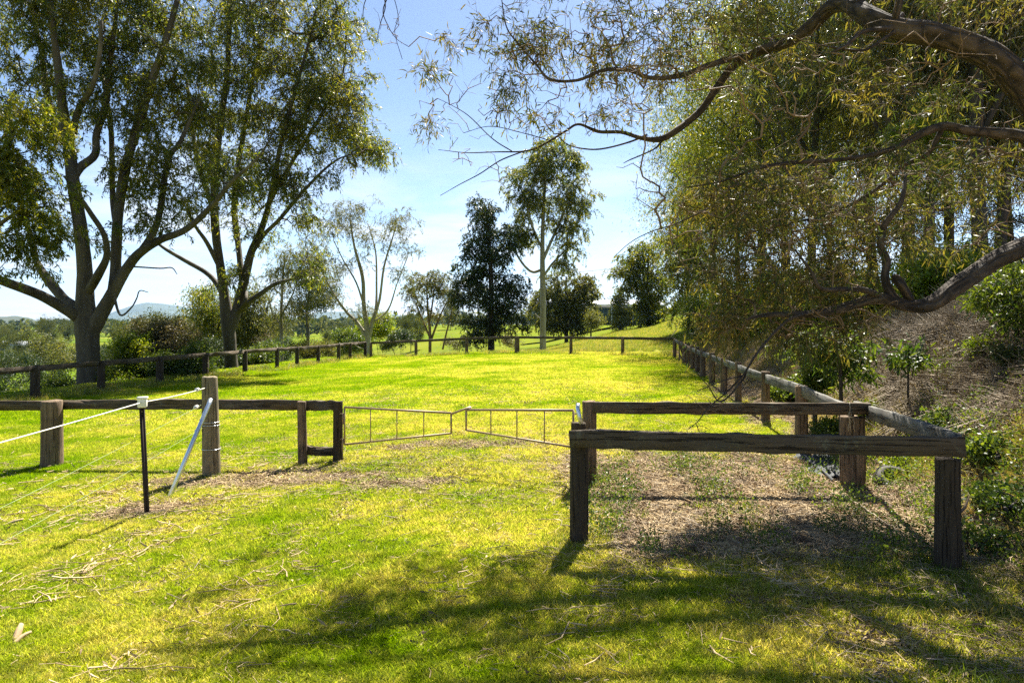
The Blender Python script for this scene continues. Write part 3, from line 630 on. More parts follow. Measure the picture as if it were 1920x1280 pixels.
vtree('tree', 'grey-green tree on a thin pale stem between the big gum and the sparse gum', 'tree', 528, 40,
      [[(528, None, 0, 3.6), (528, 650, 0, 3), (527, 600, 0, 2.8), (529, 550, 0, 2.4), (532, 500, 0, 1.4), (535, 470, 0, .8)], [(528, 590, 0, 1.8), (545, 560, 0, 1.5), (560, 520, 0, 1), (570, 490, 0, .6)], [(528, 610, 0, 1.8), (512, 590, 0, 1.4), (505, 560, 0, .8)]],
      [(555, 490, 0, 50, 26, 1.3, 22, 6, .32), (520, 530, 0, 30, 35, 1.1, 14, 6, .3), (575, 540, 0, 35, 30, 1.1, 12, 6, .3), (535, 590, 0, 36, 28, 1, 10, 6, .3), (600, 500, 0, 16, 20, .8, 4, 6, .25)],
      M['olive_leaf'], M['pale_bark'], 9000, (0.17, 0.04), .22, 26, strand=.6, strand_r=.006, tip=.006, maxr=.04, sides=8)
vtree('tree', 'blue-green tree with dark stem far behind the thin pale stem', 'tree', 578, 90,
      [[(578, None, 0, 4), (577, 620, 0, 3.5), (576, 580, 0, 3), (582, 530, 0, 1.5)]],
      [(580, 520, 0, 30, 35, 2.2, 18, 6, .6), (600, 560, 0, 26, 25, 2, 14, 6, .6), (560, 575, 0, 24, 22, 2, 14, 6, .6), (620, 530, 0, 14, 20, 1.2, 4, 6, .5)],
      M['far_leaf'], M['dark_bark'], 9000, (0.32, 0.10), .45, 27, tip=.02, maxr=.12, sides=6)
vtree('tree', 'dark olive tree crowding behind the forked gum trunk, left side', 'tree', 398, 46,
      [[(400, None, 0, 4), (400, 650, 0, 3.5), (398, 590, 0, 2.6), (392, 550, 0, 1.4)], [(400, 640, 0, 3), (415, 600, 0, 2.2), (425, 570, 0, 1)]],
      [(392, 560, 0, 24, 26, 1.4, 12, 7, .4), (398, 605, 0, 34, 35, 1.8, 26, 7, .4), (400, 655, 0, 40, 26, 1.8, 22, 7, .4)],
      M['gum_leaf'], M['dark_bark'], 15000, (0.20, 0.06), .28, 28, tip=.01, maxr=.06, sides=6)
vtree('tree', 'dark olive tree behind the forked gum trunk, on its right side', 'tree', 478, 47,
      [[(478, None, 0, 4), (476, 650, 0, 3.5), (474, 600, 0, 2.6), (478, 550, 0, 1.4)], [(478, 650, 0, 3), (495, 600, 0, 2.2), (505, 560, 0, 1)]],
      [(468, 570, 0, 30, 28, 1.5, 18, 7, .4), (492, 610, 0, 28, 30, 1.5, 20, 7, .4), (466, 640, 0, 30, 26, 1.5, 18, 7, .4)],
      M['olive_leaf'], M['dark_bark'], 16000, (0.20, 0.06), .28, 29, tip=.01, maxr=.06, sides=6)
# right-hand group in front of and beside the shed
vtree('tree', 'tall dark tree right of the long shed, broad crown', 'tree', 1216, 84,
      [[(1216, None, 0, 4), (1216, 590, 0, 3.4), (1214, 540, 0, 2.8), (1216, 480, 0, 1.4)]],
      [(1180, 505, 0, 30, 26, 2.2, 24, 7, .55), (1215, 480, 0, 30, 35, 2.2, 26, 7, .55), (1225, 540, 0, 34, 40, 2.4, 34, 7, .55), (1190, 555, 0, 34, 34, 2.2, 26, 7, .55), (1220, 590, 0, 30, 28, 2, 20, 7, .5)],
      M['gum_leaf'], M['dark_bark'], 34000, (0.26, 0.10), .4, 30, strand=.9, strand_r=.012, tip=.016, maxr=.1, sides=6)
vtree('tree', 'greyer bushy young tree just right of the long shed', 'tree', 1163, 80,
      [[(1163, None, 0, 2.4), (1163, 600, 0, 2), (1162, 560, 0, 1)]],
      [(1163, 570, 0, 13, 22, 1.2, 12, 7, .35), (1164, 600, 0, 18, 20, 1.4, 16, 7, .35)],
      M['olive_leaf'], M['dark_bark'], 8000, (0.20, 0.07), .3, 31, tip=.012, maxr=.06, sides=6)
vtree('tree', 'shaggy dark tree rising behind the back right fence corner', 'tree', 1292, 48,
      [[(1292, None, 0, 3.6), (1291, 600, 0, 3.2), (1290, 520, 0, 2.8), (1288, 420, 0, 2.2), (1285, 330, 0, 1.2)]],
      [(1275, 470, 0, 34, 40, 1.6, 24, 7, .45), (1290, 400, 0, 34, 60, 1.6, 26, 7, .45), (1300, 300, 0, 34, 50, 1.6, 22, 7, .45), (1300, 520, 0, 40, 45, 1.6, 22, 7, .45), (1265, 560, 0, 22, 40, 1, 8, 7, .4)],
      M['gum_leaf'], M['dark_bark'], 26000, (0.20, 0.06), .32, 32, strand=.8, strand_r=.008, tip=.012, maxr=.07, sides=6)
vtree('tree', 'young sapling left of the shed at the paddock edge', 'tree', 1108, 70,
      [[(1108, None, 0, 1.6), (1108, 620, 0, 1.4), (1109, 600, 0, .8)]],
      [(1109, 600, 0, 12, 16, 1, 9, 6, .3)], M['olive_leaf'], M['dark_bark'], 3500, (0.18, 0.06), .26, 33, tip=.01, maxr=.05, sides=6)

# ------------------------------------------------------------------ shrubs
def shrub(label, px, Y, blobs, leafm, nleaf, leaf, spread, seed, cat='shrub', name='shrub', group=None, stems=5, twigm=None, hang=.15, pyb=None):
    b = GY(px, Y); py = HY+(EYE-b.z)*FOC/Y if pyb is None else pyb
    rg = np.random.default_rng(seed+900)
    B_ = [(x, y, Y+dy, rx, ry, dep, nc, ns, cr) for x, y, dy, rx, ry, dep, nc, ns, cr in blobs]
    L_ = []
    for k in range(stems):
        bb = B_[k % len(B_)]
        tx = bb[0]+rg.uniform(-.4, .4)*bb[3]; ty = bb[1]+rg.uniform(-.3, .4)*bb[4]
        L_.append([(px+(tx-px)*0.15, py+3, Y+rg.uniform(-.2, .2), 26/Y), (px+(tx-px)*.5, (py+ty)/2, Y+rg.uniform(-.3, .3), 18/Y), (tx, ty, Y+rg.uniform(-.4, .4), 8/Y)])
    return make_tree(name, label, cat, L_, B_, leafm, twigm or M['dark_bark'], twigm or M['dark_bark'], nleaf, leaf, spread, per_limb=False, seed=seed, base=b, group=group, tip=.004, maxr=.025, sides=6, step=.25, hang=hang)
shrub('large greyish shrub with reddish flushed top behind the left rails', 300, 27, [(300, 620, .4, 44, 24, 1, 30, 8, .2), (335, 640, 0, 38, 34, .9, 28, 8, .2), (270, 640, 0, 30, 30, .8, 20, 8, .2), (300, 668, 0, 60, 34, 1.1, 44, 8, .2)], M['red_leaf'], 42000, (0.10, 0.035), .15, 41)
shrub('bright lime shrub pressed against the red-topped shrub, left side', 250, 25.6, [(245, 652, 0, 26, 22, .6, 22, 8, .14), (252, 690, 0, 34, 24, .7, 26, 8, .16)], M['lime_leaf'], 16000, (0.09, 0.04), .12, 42)
shrub('dark green shrub with lime tips below the red-topped shrub', 330, 25.4, [(325, 690, 0, 50, 22, .8, 36, 8, .16), (370, 676, 0, 26, 26, .6, 16, 8, .16)], M['shrub_leaf'], 24000, (0.09, 0.04), .13, 43)
shrub('dense dark shrub under the forked gum, left of its trunk', 398, 31, [(395, 672, 0, 34, 26, .9, 24, 8, .18)], M['dark_leaf'], 12000, (0.10, 0.045), .15, 44)
shrub('dark scrubby bush right of the forked gum trunk', 478, 33, [(475, 672, 0, 32, 18, 1, 20, 8, .18), (500, 655, 0, 20, 14, .6, 8, 8, .15)], M['shrub_leaf'], 13000, (0.10, 0.04), .15, 45)
shrub('leafless brown bush beside the thin pale stem', 500, 36, [(497, 640, 0, 22, 28, .7, 16, 8, .16)], M['red_leaf'], 1500, (0.06, 0.02), .12, 46, twigm=M['twig'])
shrub('yellow-green rounded bush behind the sparse gum', 715, 62, [(712, 612, 0, 36, 22, 1.6, 24, 8, .3), (680, 625, 0, 22, 18, 1, 10, 8, .3)], M['lime_leaf'], 13000, (0.18, 0.08), .24, 47)
shrub('green bush at the foot of the sparse gum, left', 655, 48, [(652, 640, 0, 36, 20, 1, 22, 8, .2)], M['shrub_leaf'], 10000, (0.12, 0.05), .17, 48)
shrub('small round dark bush between the sparse gum and the pinkish tree', 752, 60, [(752, 635, 0, 20, 14, .8, 12, 8, .2), (735, 650, 0, 20, 8, .8, 8, 8, .2)], M['dark_leaf'], 6000, (0.14, 0.06), .18, 49)
shrub('low brown scrub below the dark tree', 860, 60, [(860, 642, 0, 30, 10, 1, 12, 8, .2), (960, 640, .5, 30, 9, 1, 10, 8, .2)], M['red_leaf'], 6000, (0.12, 0.05), .18, 50)
shrub('scrubby olive bush along the left rail beyond the sparse gum', 575, 38.5, [(572, 655, 0, 26, 18, .9, 16, 8, .18), (605, 655, 0, 24, 14, .9, 12, 8, .18)], M['olive_leaf'], 9000, (0.10, 0.04), .15, 51)
for k, (px, Y, h, lab, mm) in enumerate((
        (12, 24, 24, 'leafy bush behind the left end of the far left rail', 'shrub_leaf'), (62, 25.5, 20, 'olive bush behind the second gap of the far left rail', 'olive_leaf'),
        (108, 24.6, 26, 'green bush just left of the massive gum trunk', 'shrub_leaf'), (212, 24.8, 14, 'low bush at the right foot of the massive gum', 'lime_leaf'), (-50, 22, 30, 'big bush past the left end of the rails', 'shrub_leaf'),
        (30, 33, 22, 'tall dark bush low on the slope at far left', 'dark_leaf'), (122, 30, 16, 'small olive bush lower on the slope behind the massive gum', 'olive_leaf'))):
    b = GY(px, Y); py = HY+(EYE-b.z)*FOC/Y
    shrub(lab, px, Y, [(px-8, py-h*1.1, 0, 34, h, .9, 18, 8, .2), (px+22, py-h*.8, 0, 26, h*.8, .8, 14, 8, .2)], M[mm], 10000, (0.10, 0.045), .15, 60+k, group='bushes behind the far left rails')

# valley trees: four shapes, copied
def lone_tree(seed, h, wdt, leafm, nleaf, lf):
    rg = np.random.default_rng(seed); L_ = []
    tr = np.array([[0, 0, -0.3], [rg.uniform(-.2, .2), rg.uniform(-.2, .2), h*.3], [rg.uniform(-.5, .5), 0, h*.6], [0, rg.uniform(-.5, .5), h*.9]])
    L_.append((catmull(tr, 4), np.linspace(h*.0125, h*.004, 13)))
    for k in range(5):
        a = rg.uniform(0, 6.28); z0 = h*rg.uniform(.22, .5)
        e = np.array([math.cos(a)*wdt*.7, math.sin(a)*wdt*.7, z0+h*.3]); s0 = np.array([0, 0, z0])
        L_.append((catmull(np.array([s0, s0*.5+e*.5+np.array([0, 0, -.03*h]), e]), 4), np.linspace(h*.006, h*.002, 9)))
    nc = 34; d = rg.normal(size=(nc, 3)); d /= np.linalg.norm(d, axis=1)[:, None]
    cen = np.array([0, 0, h*.60])+d*(rg.uniform(.2, 1, (nc, 1))**.5)*np.array([wdt, wdt, h*.40])
    sp = np.repeat(cen, 6, 0)+rg.normal(0, h*.05, (nc*6, 3))
    return L_, sp
def lone_obj(name, seed, h, wdt, leafm, barkm, nleaf, lf, label, cat, group=None, spread=.045, hang=.4):
    L_, sp = lone_tree(seed, h, wdt, leafm, nleaf, lf); rg = np.random.default_rng(seed)
    root = empty(name, (0, 0, 0), label, cat, group)
    tube_obj('trunk', [tube_geo(p, r, 6, .05, seed=seed) for p, r in L_], barkm, root)
    p0, p1, r0, r1, tips, td = grow(L_, sp, h*.08, h*.0006, .45, h*.0035, seed=seed)
    V, q = frusta(p0, p1, r0, r1, 3); o = mesh_obj('twigs', V, q, None, barkm, root); o['kind'] = 'stuff'
    per = nleaf//len(tips); n = per*len(tips)
    c = np.repeat(tips, per, 0)+rg.normal(0, h*spread, (n, 3)); d = rg.normal(size=(n, 3)); d /= np.linalg.norm(d, axis=1)[:, None]
    d = d*(1-hang)+np.array([0, 0, -1.])*hang; d /= np.linalg.norm(d, axis=1)[:, None]
    V, q, t_ = leaves_geo(c, d, lf[0]*rg.uniform(.6, 1.3, n), lf[1]*rg.uniform(.7, 1.3, n), seed)
    o = mesh_obj('crown', V, q, t_, leafm, root); o['kind'] = 'stuff'
    return root
far_protos = [lone_obj('valley_tree', 71, 10, 4.6, M['far_leaf'], M['dark_bark'], 15000, (.26, .12), '', 'tree'),
              lone_obj('valley_tree', 72, 12, 4.0, M['far_leaf'], M['dark_bark'], 15000, (.26, .12), '', 'tree'),
              lone_obj('valley_tree', 73, 8, 4.2, M['olive_leaf'], M['dark_bark'], 15000, (.24, .11), '', 'tree'),
              lone_obj('valley_tree', 74, 9, 5.0, M['dark_leaf'], M['dark_bark'], 15000, (.26, .12), '', 'tree')]
vspots = [  # px, Y, kind, scale, label
    (100, 125, 2, 1.35, 'large olive tree on the slope left of the massive gum trunk'), (15, 95, 3, .9, 'dark green tree low at the far left edge below the house roofs'),
    (-25, 120, 0, 1.1, 'tree cut by the left edge of the view, behind the dark one'), (52, 170, 1, 1.0, 'mid-green tree between the olive tree and the house roofs'),
    (225, 120, 0, .8, 'lone tree on the pasture seen right of the massive gum trunk'), (195, 170, 3, .8, 'small dark tree out on the valley pasture behind the massive gum'), (262, 100, 1, .9, 'tree behind the red-topped shrub, left shoulder'),
    (288, 118, 0, 1.3, 'tall domed tree rising above the red-topped shrub'), (325, 95, 1, 1.0, 'thin tree right of the domed tree'), (352, 120, 0, 1.2, 'tree in the gap left of the forked gum'),
    (445, 110, 1, 1.1, 'blue-green tree seen through the fork of the second gum'), (640, 140, 0, .9, 'far tree left of the yellow-green bush'), (770, 150, 0, .8, 'far tree on the pasture between the sparse gum and the pinkish tree'), (505, 120, 3, .9, 'dark tree far behind the thin pale stem')]
for i, (px, Y, k, s_, lab) in enumerate(vspots):
    src = far_protos[k]
    o = src if not src.get('used') else copy_tree(src)
    src['used'] = 1
    p = GY(px, Y); o.location = p; o.rotation_euler = (0, 0, i*1.3); o.scale = (s_, s_, s_); tag(o, lab, 'tree', 'trees in the valley')
rg = np.random.default_rng(5)
k = 0
vside = ['on the valley floor', 'on the valley pasture']
for i in range(150):
    px = rg.uniform(-260, 1150); Y = math.exp(rg.uniform(math.log(170), math.log(900)))
    X = (px-CX)/FOC*Y
    if noise2(np.array(X), np.array(Y), 0.006, 6) < -0.05: continue
    if px > 560 and Y < 300: continue
    o = copy_tree(far_protos[int(rg.integers(0, 4))]); s_ = rg.uniform(.7, 1.35)
    o.location = (X, Y, S(T(X, Y))); o.rotation_euler = (0, 0, rg.uniform(0, 6)); o.scale = (s_, s_, s_*rg.uniform(.85, 1.1))
    tag(o, 'distant rounded tree standing among many on the valley floor', 'tree', 'distant trees scattered over the valley'); k += 1

def woods():
    """Far belts of trees that read as one mass: many small leafy heads joined."""
    rg = np.random.default_rng(17); C_, D_, LN, WD = [], [], [], []
    tr0, tr1 = [], []
    for i in range(2200):
        Y = math.exp(rg.uniform(math.log(450), math.log(1750))); px = rg.uniform(-700, 2400); X = (px-CX)/FOC*Y
        if noise2(np.array(X), np.array(Y), 0.0022, 5) < -0.15 and Y < 1200: continue
        z = S(T(X, Y)); h = rg.uniform(8, 15); n = 46
        d = rg.normal(size=(n, 3)); d /= np.linalg.norm(d, axis=1)[:, None]
        C_.append(np.array([X, Y, z+h*.58])+d*rg.uniform(.5, 1, (n, 1))*np.array([h*.48, h*.48, h*.42])); D_.append(rg.normal(size=(n, 3))); LN.append(np.full(n, h*.34)*rg.uniform(.6, 1.2, n)); WD.append(np.full(n, h*.24))
        tr0.append((X, Y, z-1)); tr1.append((X, Y, z+h*.6))
    c = np.vstack(C_); d = np.vstack(D_); d /= np.linalg.norm(d, axis=1)[:, None]
    V, q, t_ = leaves_geo(c, d, np.concatenate(LN), np.concatenate(WD), 3)
    o = mesh_obj('woods', V, q, t_, M['far_leaf']); tag(o, 'far belts of woodland across the valley and foothills', 'woods', kind='stuff')
woods()

# ------------------------------------------------------------------ buildings far away
def box_geo(sx, sy, sz, c=(0, 0, 0)):
    v = np.array([[x, y, z] for z in (-.5, .5) for y in (-.5, .5) for x in (-.5, .5)])*np.array([sx, sy, sz])+np.array(c)
    q = np.array([[0, 2, 3, 1], [4, 5, 7, 6], [0, 1, 5, 4], [2, 6, 7, 3], [0, 4, 6, 2], [1, 3, 7, 5]])
    return v, q
def box(name, size, c, m, parent=None, rot=None):
    v, q = box_geo(*size); o = mesh_obj(name, v, q, None, m, parent); o.location = c
    if rot: o.rotation_euler = rot
    return o
def gable(name, lx, ly, h, z0, m, parent, over=.4):
    v = [(-lx/2-over, -ly/2-over, z0), (lx/2+over, -ly/2-over, z0), (lx/2+over, ly/2+over, z0), (-lx/2-over, ly/2+over, z0), (-lx/2-over, 0, z0+h), (lx/2+over, 0, z0+h)]
    v2 = [(a, b_, c-.15) for a, b_, c in v]
    V = v+v2; q = [(0, 1, 5, 4), (2, 3, 4, 5), (6, 10, 11, 7), (8, 11, 10, 9), (0, 6, 7, 1), (2, 8, 9, 3)]; t_ = [(0, 4, 10), (0, 10, 6), (3, 9, 10), (3, 10, 4), (1, 7, 11), (1, 11, 5), (2, 5, 11), (2, 11, 8)]
    return mesh_obj(name, np.array(V), q, t_, m, parent)
def shed():
    g = GY(1118, 118); r = empty('shed', g, 'long dark shed with white sheet roof on the rise behind the trees', 'shed')
    lx = 22; z0 = P(1118, 592, 118).z-g.z
    box('wall', (lx, 8, 3.4), (0, 0, z0+.1), M['shed_wall'], r)
    gable('roof', lx, 8, .9, z0+1.85, M['white_roof'], r)
    for k in (-9, -5.4, -1.8, 1.8, 5.4, 9): box('post', (.16, .16, 3.2), (k, -4.35, z0), M['white_roof'], r)
    for k in (-7, -3, 3): box('window', (1.6, .08, .9), (k, -4.03, z0+.3), M['glass_dark'], r)
    r.rotation_euler = (0, 0, .05)
shed()
def house(px, Y, lx, ly, h, lab):
    g = GY(px, Y); r = empty('house', g, lab, 'house', 'pale roofed houses in the valley')
    box('wall', (lx, ly, h+1), (0, 0, h/2-.3), M['cream_wall'], r); gable('roof', lx, ly, 1.9, h+.1, M['white_roof'], r, .7)
    for k in (-lx*.3, 0, lx*.3): box('window', (1.5, .08, 1.1), (k, -ly/2-.03, h*.55), M['glass_dark'], r)
house(38, 330, 15, 9, 2.9, 'white-roofed house among valley trees, left one of two')
house(56, 318, 13, 9, 2.8, 'smaller white-roofed house just right of and below its neighbour')

# ------------------------------------------------------------------ fences
def beam(name, p0, p1, h, th, m, parent, org, seg=10, wob=.006, seed=0):
    """A weathered sawn rail from p0 to p1 (centre line)."""
    p0 = Vector(p0); p1 = Vector(p1); d = p1-p0; ln = d.length
    r_ = np.random.default_rng(seed); V = []
    xs = np.linspace(-ln/2, ln/2, seg+1)
    bow = r_.normal(0, .006, 2)
    c = 0.005
    prof = np.array([(-th/2, -h/2+c), (-th/2+c, -h/2), (th/2-c, -h/2), (th/2, -h/2+c), (th/2, h/2-c), (th/2-c, h/2), (-th/2+c, h/2), (-th/2, h/2-c)])
    for i, x in enumerate(xs):
        j = r_.normal(0, wob, (8, 2)); w_ = 1-(2*i/seg-1)**2
        V.append(np.column_stack([np.full(8, x)+(r_.normal(0, .004, 8) if i in (0, seg) else 0), prof[:, 0]+j[:, 0]*.5+bow[0]*w_, prof[:, 1]+j[:, 1]+bow[1]*w_]))
    V = np.vstack(V); i = np.arange(seg)[:, None]*8; j = np.arange(8)[None]; j2 = (j+1) % 8
    q = np.stack([i+j, i+8+j, i+8+j2, i+j2], -1).reshape(-1, 4)
    e = seg*8
    q = np.vstack([q, [[0, 1, 2, 3], [0, 3, 4, 7], [7, 4, 5, 6], [e+3, e+2, e+1, e], [e+7, e+4, e+3, e], [e+6, e+5, e+4, e+7]]])
    o = mesh_obj(name, V, q, None, m, parent)
    o.location = (p0+p1)/2-Vector(org)
    o.rotation_euler = Euler((0, -math.asin(d.z/ln), math.atan2(d.y, d.x)))
    return o
def post(name, base, h, r, m, parent, org, sides=12, square=0.0, rough=.06, seed=0, lean=(0, 0), rot=0.0, taper=.97, under=.25):
    r_ = np.random.default_rng(seed); an = np.linspace(0, 2*math.pi, sides, endpoint=False)
    sq = 1/np.maximum(np.abs(np.cos(an)), np.abs(np.sin(an)))
    rad = r*((1-square)+square*sq*.92)*(1+r_.normal(0, rough, sides))
    zs = np.array([-under, 0, .1*h, .3*h, .5*h, .7*h, .88*h, h-.012, h]); V = []
    rot0 = rot
    for i, z in enumerate(zs):
        k = (1.04-(1.04-taper)*max(z, 0)/h)*(1+r_.normal(0, .008)); 
        if i == len(zs)-1: k *= .95
        rr = rad*k*(1+r_.normal(0, rough*.18, sides))
        V.append(np.column_stack([rr*np.cos(an+rot0)+lean[0]*z, rr*np.sin(an+rot0)+lean[1]*z, np.full(sides, z)+(r_.normal(0, .004, sides) if i >= len(zs)-2 else 0)]))
    n = len(zs); V = np.vstack(V+[np.array([[lean[0]*h, lean[1]*h, h-.003]])])
    i = np.arange(n-1)[:, None]*sides; j = np.arange(sides)[None]; j2 = (j+1) % sides
    q = np.stack([i+j, i+j2, i+sides+j2, i+sides+j], -1).reshape(-1, 4)
    t_ = [((n-1)*sides+k, (n-1)*sides+(k+1) % sides, n*sides) for k in range(sides)]
    o = mesh_obj(name, V, q, t_, m, parent); o.location = Vector(base)-Vector(org)
    return o

# front left rail
fo = GY(97, 9.2); F = empty('rail_fence', fo, 'front left run of dark single-rail timber fence beside the left gate leaf', 'fence')
YF = 8.55
pL = P(-420, 759, 9.3); pA = P(97, 760, 8.95)
post('post', GY(97, 9.15), P(97, 751, 9.15).z-GY(97, 9.15).z, .125, M['post_wood'], F, fo, 14, .35, .07, 1, rot=.3)
post('post', GY(568, 8.35), P(568, 752, 8.35).z-GY(568, 8.35).z, .055, M['post_wood'], F, fo, 10, .6, .06, 2, lean=(-.02, 0))
post('post', GY(633, 8.38), P(633, 752, 8.38).z-GY(633, 8.38).z, .050, M['dark_post_wood'], F, fo, 10, .9, .04, 3, rot=math.pi/4)
post('post', GY(-430, 9.4), .76, .11, M['post_wood'], F, fo, 12, .35, .07, 4)
z_ = -.0
beam('rail', P(-430, 760, 9.55), P(96, 760, 9.36), .125, .045, M['rail_wood'], F, fo, 12, seed=5)
beam('rail', P(98, 759, 9.35), P(566, 759.5, 8.52), .125, .045, M['rail_wood'], F, fo, 16, seed=6)
beam('rail', P(574, 760, 8.42), P(630, 760, 8.44), .12, .045, M['rail_wood'], F, fo, 6, seed=7)
beam('rail', P(574, 843, 8.40), P(631, 845, 8.44), .105, .045, M['rail_wood'], F, fo, 6, seed=8)

# far left run
def run(label, pts, hz, m, pm, rails, rw=.13, seed=0, org=None, radii=None, square=.5, ext=None):
    o0 = Vector(pts[0]) if org is None else org
    F = empty('rail_fence', o0, label, 'fence')
    tops = [Vector((p.x, p.y, p.z+hz)) for p in pts]
    for i, p in enumerate(pts):
        r = radii[i] if radii else .075
        post('post', p, hz-.03, r, pm, F, o0, 10, square, .06, seed+i)
    dn = Vector((0, 0, -rw/2))
    for a, b_ in rails:
        A, B = tops[a]+dn, tops[b_]+dn
        d = (B-A).normalized(); side = Vector((-d.y, d.x, 0))
        beam('rail', A-d*.0+side*0, B-d*.008, rw, .05, m, F, o0, 12, seed=seed+50+a)
    return F, tops
ls = [1.05, .86, .699, .6016, .5156, .449, .391, .344, .315, .284, .254, .237, .215]
lpts = []
for s_ in ls:
    Yp = 16.56/(s_+.22); X = -s_*Yp; lpts.append(Vector((X, Yp, S(T(X, Yp)))))
run('far left run of grey weathered post and rail fence past the two gums', lpts, .87, M['rail_wood'], M['dark_post_wood'], [(i, i+1) for i in range(len(lpts)-1)], .15, 100, radii=[.10]*6+[.085]*7)
ss = [.193, .3716, .5395, .706, .857]; bpts = [lpts[-1]+Vector((.35, -.15, 0))]
for t_ in ss: X = -8.2+15.7*t_; Yp = 38-6.5*t_; bpts.append(Vector((X, Yp, S(T(X, Yp)))))
cpt = Vector((7.5, 31.5, S(T(7.5, 31.5)))); bpts.append(cpt)
run('back run of brown post and rail fence across the far end of the paddock', bpts, .85, M['rail_wood'], M['post_wood'], [(i, i+1) for i in range(len(bpts)-1)], .12, 200, radii=[.08]*3+[.12]+[.08]*3)
# right run, corner to the pen
rp = []
for i, (px, ) in enumerate(((1598,), (1503,), (1435,), (1384,), (1357,), (1335,), (1318,), (1307,), (1298,), (1290,), (1283,), (1276,))):
    s_ = (px-960)/1280; Yp = 2.214/(s_-.168) if px != 1598 else 6.72
    X = s_*Yp; rp.append(Vector((X, Yp, min(S(T(X-.1, Yp)), .06))))
rp.append(Vector((7.3, 30.6, S(T(7.2, 30.6)))))
FR = empty('rail_fence', rp[0], 'long right run of silver-grey rail fence along the foot of the bank', 'fence')
hz = [.84]+[.82]*len(rp)
for i, p in enumerate(rp):
    if i == 0: continue
    post('post', p, (.80 if i != 1 else .80), (.075 if i not in (3, 2) else .062), M['post_wood'], FR, rp[0], 10, .6, .06, 300+i)
rtop = [Vector((p.x, p.y, EYE+(HY-yy)*p.y/FOC-.06)) for p, yy in zip(rp, (762, 723, 702, 683.5, 674, 666, 660, 655.5, 652, 648.5, 645, 641, 636))]
for i in range(len(rtop)-1):
    A, B = rtop[i], rtop[i+1]; d = (B-A).normalized()
    beam('rail', A+d*.01, B-d*.004, .14, .045, M['grey_rail_wood'], FR, rp[0], 8, .0025, seed=400+i)
# cattle pen in front right: rails on three sides
pF1, pF2 = GY(1086, 5.12), GY(1776, 4.52)
pR1, pR2 = GY(1105, 6.92), rp[0]
FP = empty('rail_fence', pF1, 'small open pen of thick dark timber rails around dry leaf litter', 'fence')
post('post', pF1, .80, .072, M['dark_post_wood'], FP, pF1, 14, .15, .03, 501)
post('post', pF2, .74, .075, M['dark_post_wood'], FP, pF1, 14, .15, .03, 502)
post('post', pR1, P(1105, 752, 6.92).z-pR1.z, .075, M['post_wood'], FP, pF1, 12, .6, .06, 503)
post('post', pR2, P(1598, 757, 6.72).z-pR2.z-.12, .115, M['post_wood'], FP, pF1, 14, .3, .06, 504)
beam('rail', P(1068, 821, 5.02), P(1809, 837.5, 4.42), .125, .055, M['rail_wood'], FP, pF1, 22, .004, seed=505)
beam('rail', P(1112, 764, 6.86), P(1632, 766.5, 6.60), .115, .05, M['rail_wood'], FP, pF1, 18, .004, seed=506)
beam('rail', P(1628, 772, 6.66), P(1797, 832, 4.52), .13, .05, M['grey_rail_wood'], FP, pF1, 14, .003, seed=507)
beam('rail', P(1600, 757.5, 6.74), P(1632, 764, 6.68), .05, .15, M['grey_rail_wood'], FP, pF1, 4, .004, seed=509)
# stub block and short sheeted post beside the right gate hinge
post('post', GY(1085, 6.7)+Vector((0, 0, 0)), P(1085, 792, 6.7).z-GY(1085, 6.7).z, .07, M['dark_post_wood'], FP, pF1, 10, .8, .04, 510, rot=math.pi/4)
def tube_simple(name, pts, r, m, parent=None, org=(0, 0, 0), sides=8):
    pts = np.array([list(p) for p in pts], float); rr = np.full(len(pts), r) if np.isscalar(r) else np.array(r)
    return tube_obj(name, [tube_geo(pts, rr, sides, 0)], m, parent, org)
tube_simple('hinge_pipe', [P(1084, 757, 6.62), P(1083, 765, 6.6), P(1086, 780, 6.58), P(1090, 794, 6.58)], .021, M['galv'], FP, pF1)

# ------------------------------------------------------------------ gate leaves
def gate(label, a_top, a_bot, b_top, b_bot, nb, extra, hinges):
    o0 = a_bot; g = empty('gate', o0, label, 'gate', 'leaves of the tapered steel gate')
    tube_simple('top_bar', [a_top, b_top], .014, M['gate_paint'], g, o0); tube_simple('bottom_bar', [a_bot, b_bot], .012, M['gate_paint'], g, o0)
    for k in range(nb+1):
        u = k/nb
        A = a_bot.lerp(b_bot, u); B = a_top.lerp(b_top, u)
        tube_simple('end_bar' if k in (0, nb) else 'upright', [A, B], .012 if k in (0, nb) else .007, M['gate_paint'], g, o0, 6)
    for nm, pts, r in extra: tube_simple(nm, pts, r, M['gate_paint'], g, o0, 6)
    for pts in hinges: tube_simple('hinge', pts, .010, M['gate_paint'], g, o0, 6)
    return g
gate('left leaf of the rusty cream steel gate, hung from the dark gatepost', P(646, 763, 8.3), P(646, 833, 8.3), P(846, 774, 8.0), P(846, 812, 8.0), 4,
     [('latch_arm', [P(846, 776, 8.0), P(862, 770, 7.95), P(882, 763, 7.9)], .013)], [[P(636, 776, 8.36), P(643, 775, 8.3), P(643, 795, 8.3)], [P(636, 824, 8.36), P(643, 822, 8.3), P(642, 845, 8.3)]])
gate('right leaf of the rusty cream steel gate, nearest the pen', P(1075, 769, 6.98), P(1075, 838, 6.98), P(874, 768, 7.75), P(874, 806, 7.75), 4,
     [('latch_plate', [P(873, 768, 7.75), P(884, 765, 7.74)], .022)], [[P(1078, 775, 6.95), P(1086, 775, 6.9)], [P(1078, 828, 6.95), P(1086, 828, 6.9)]])

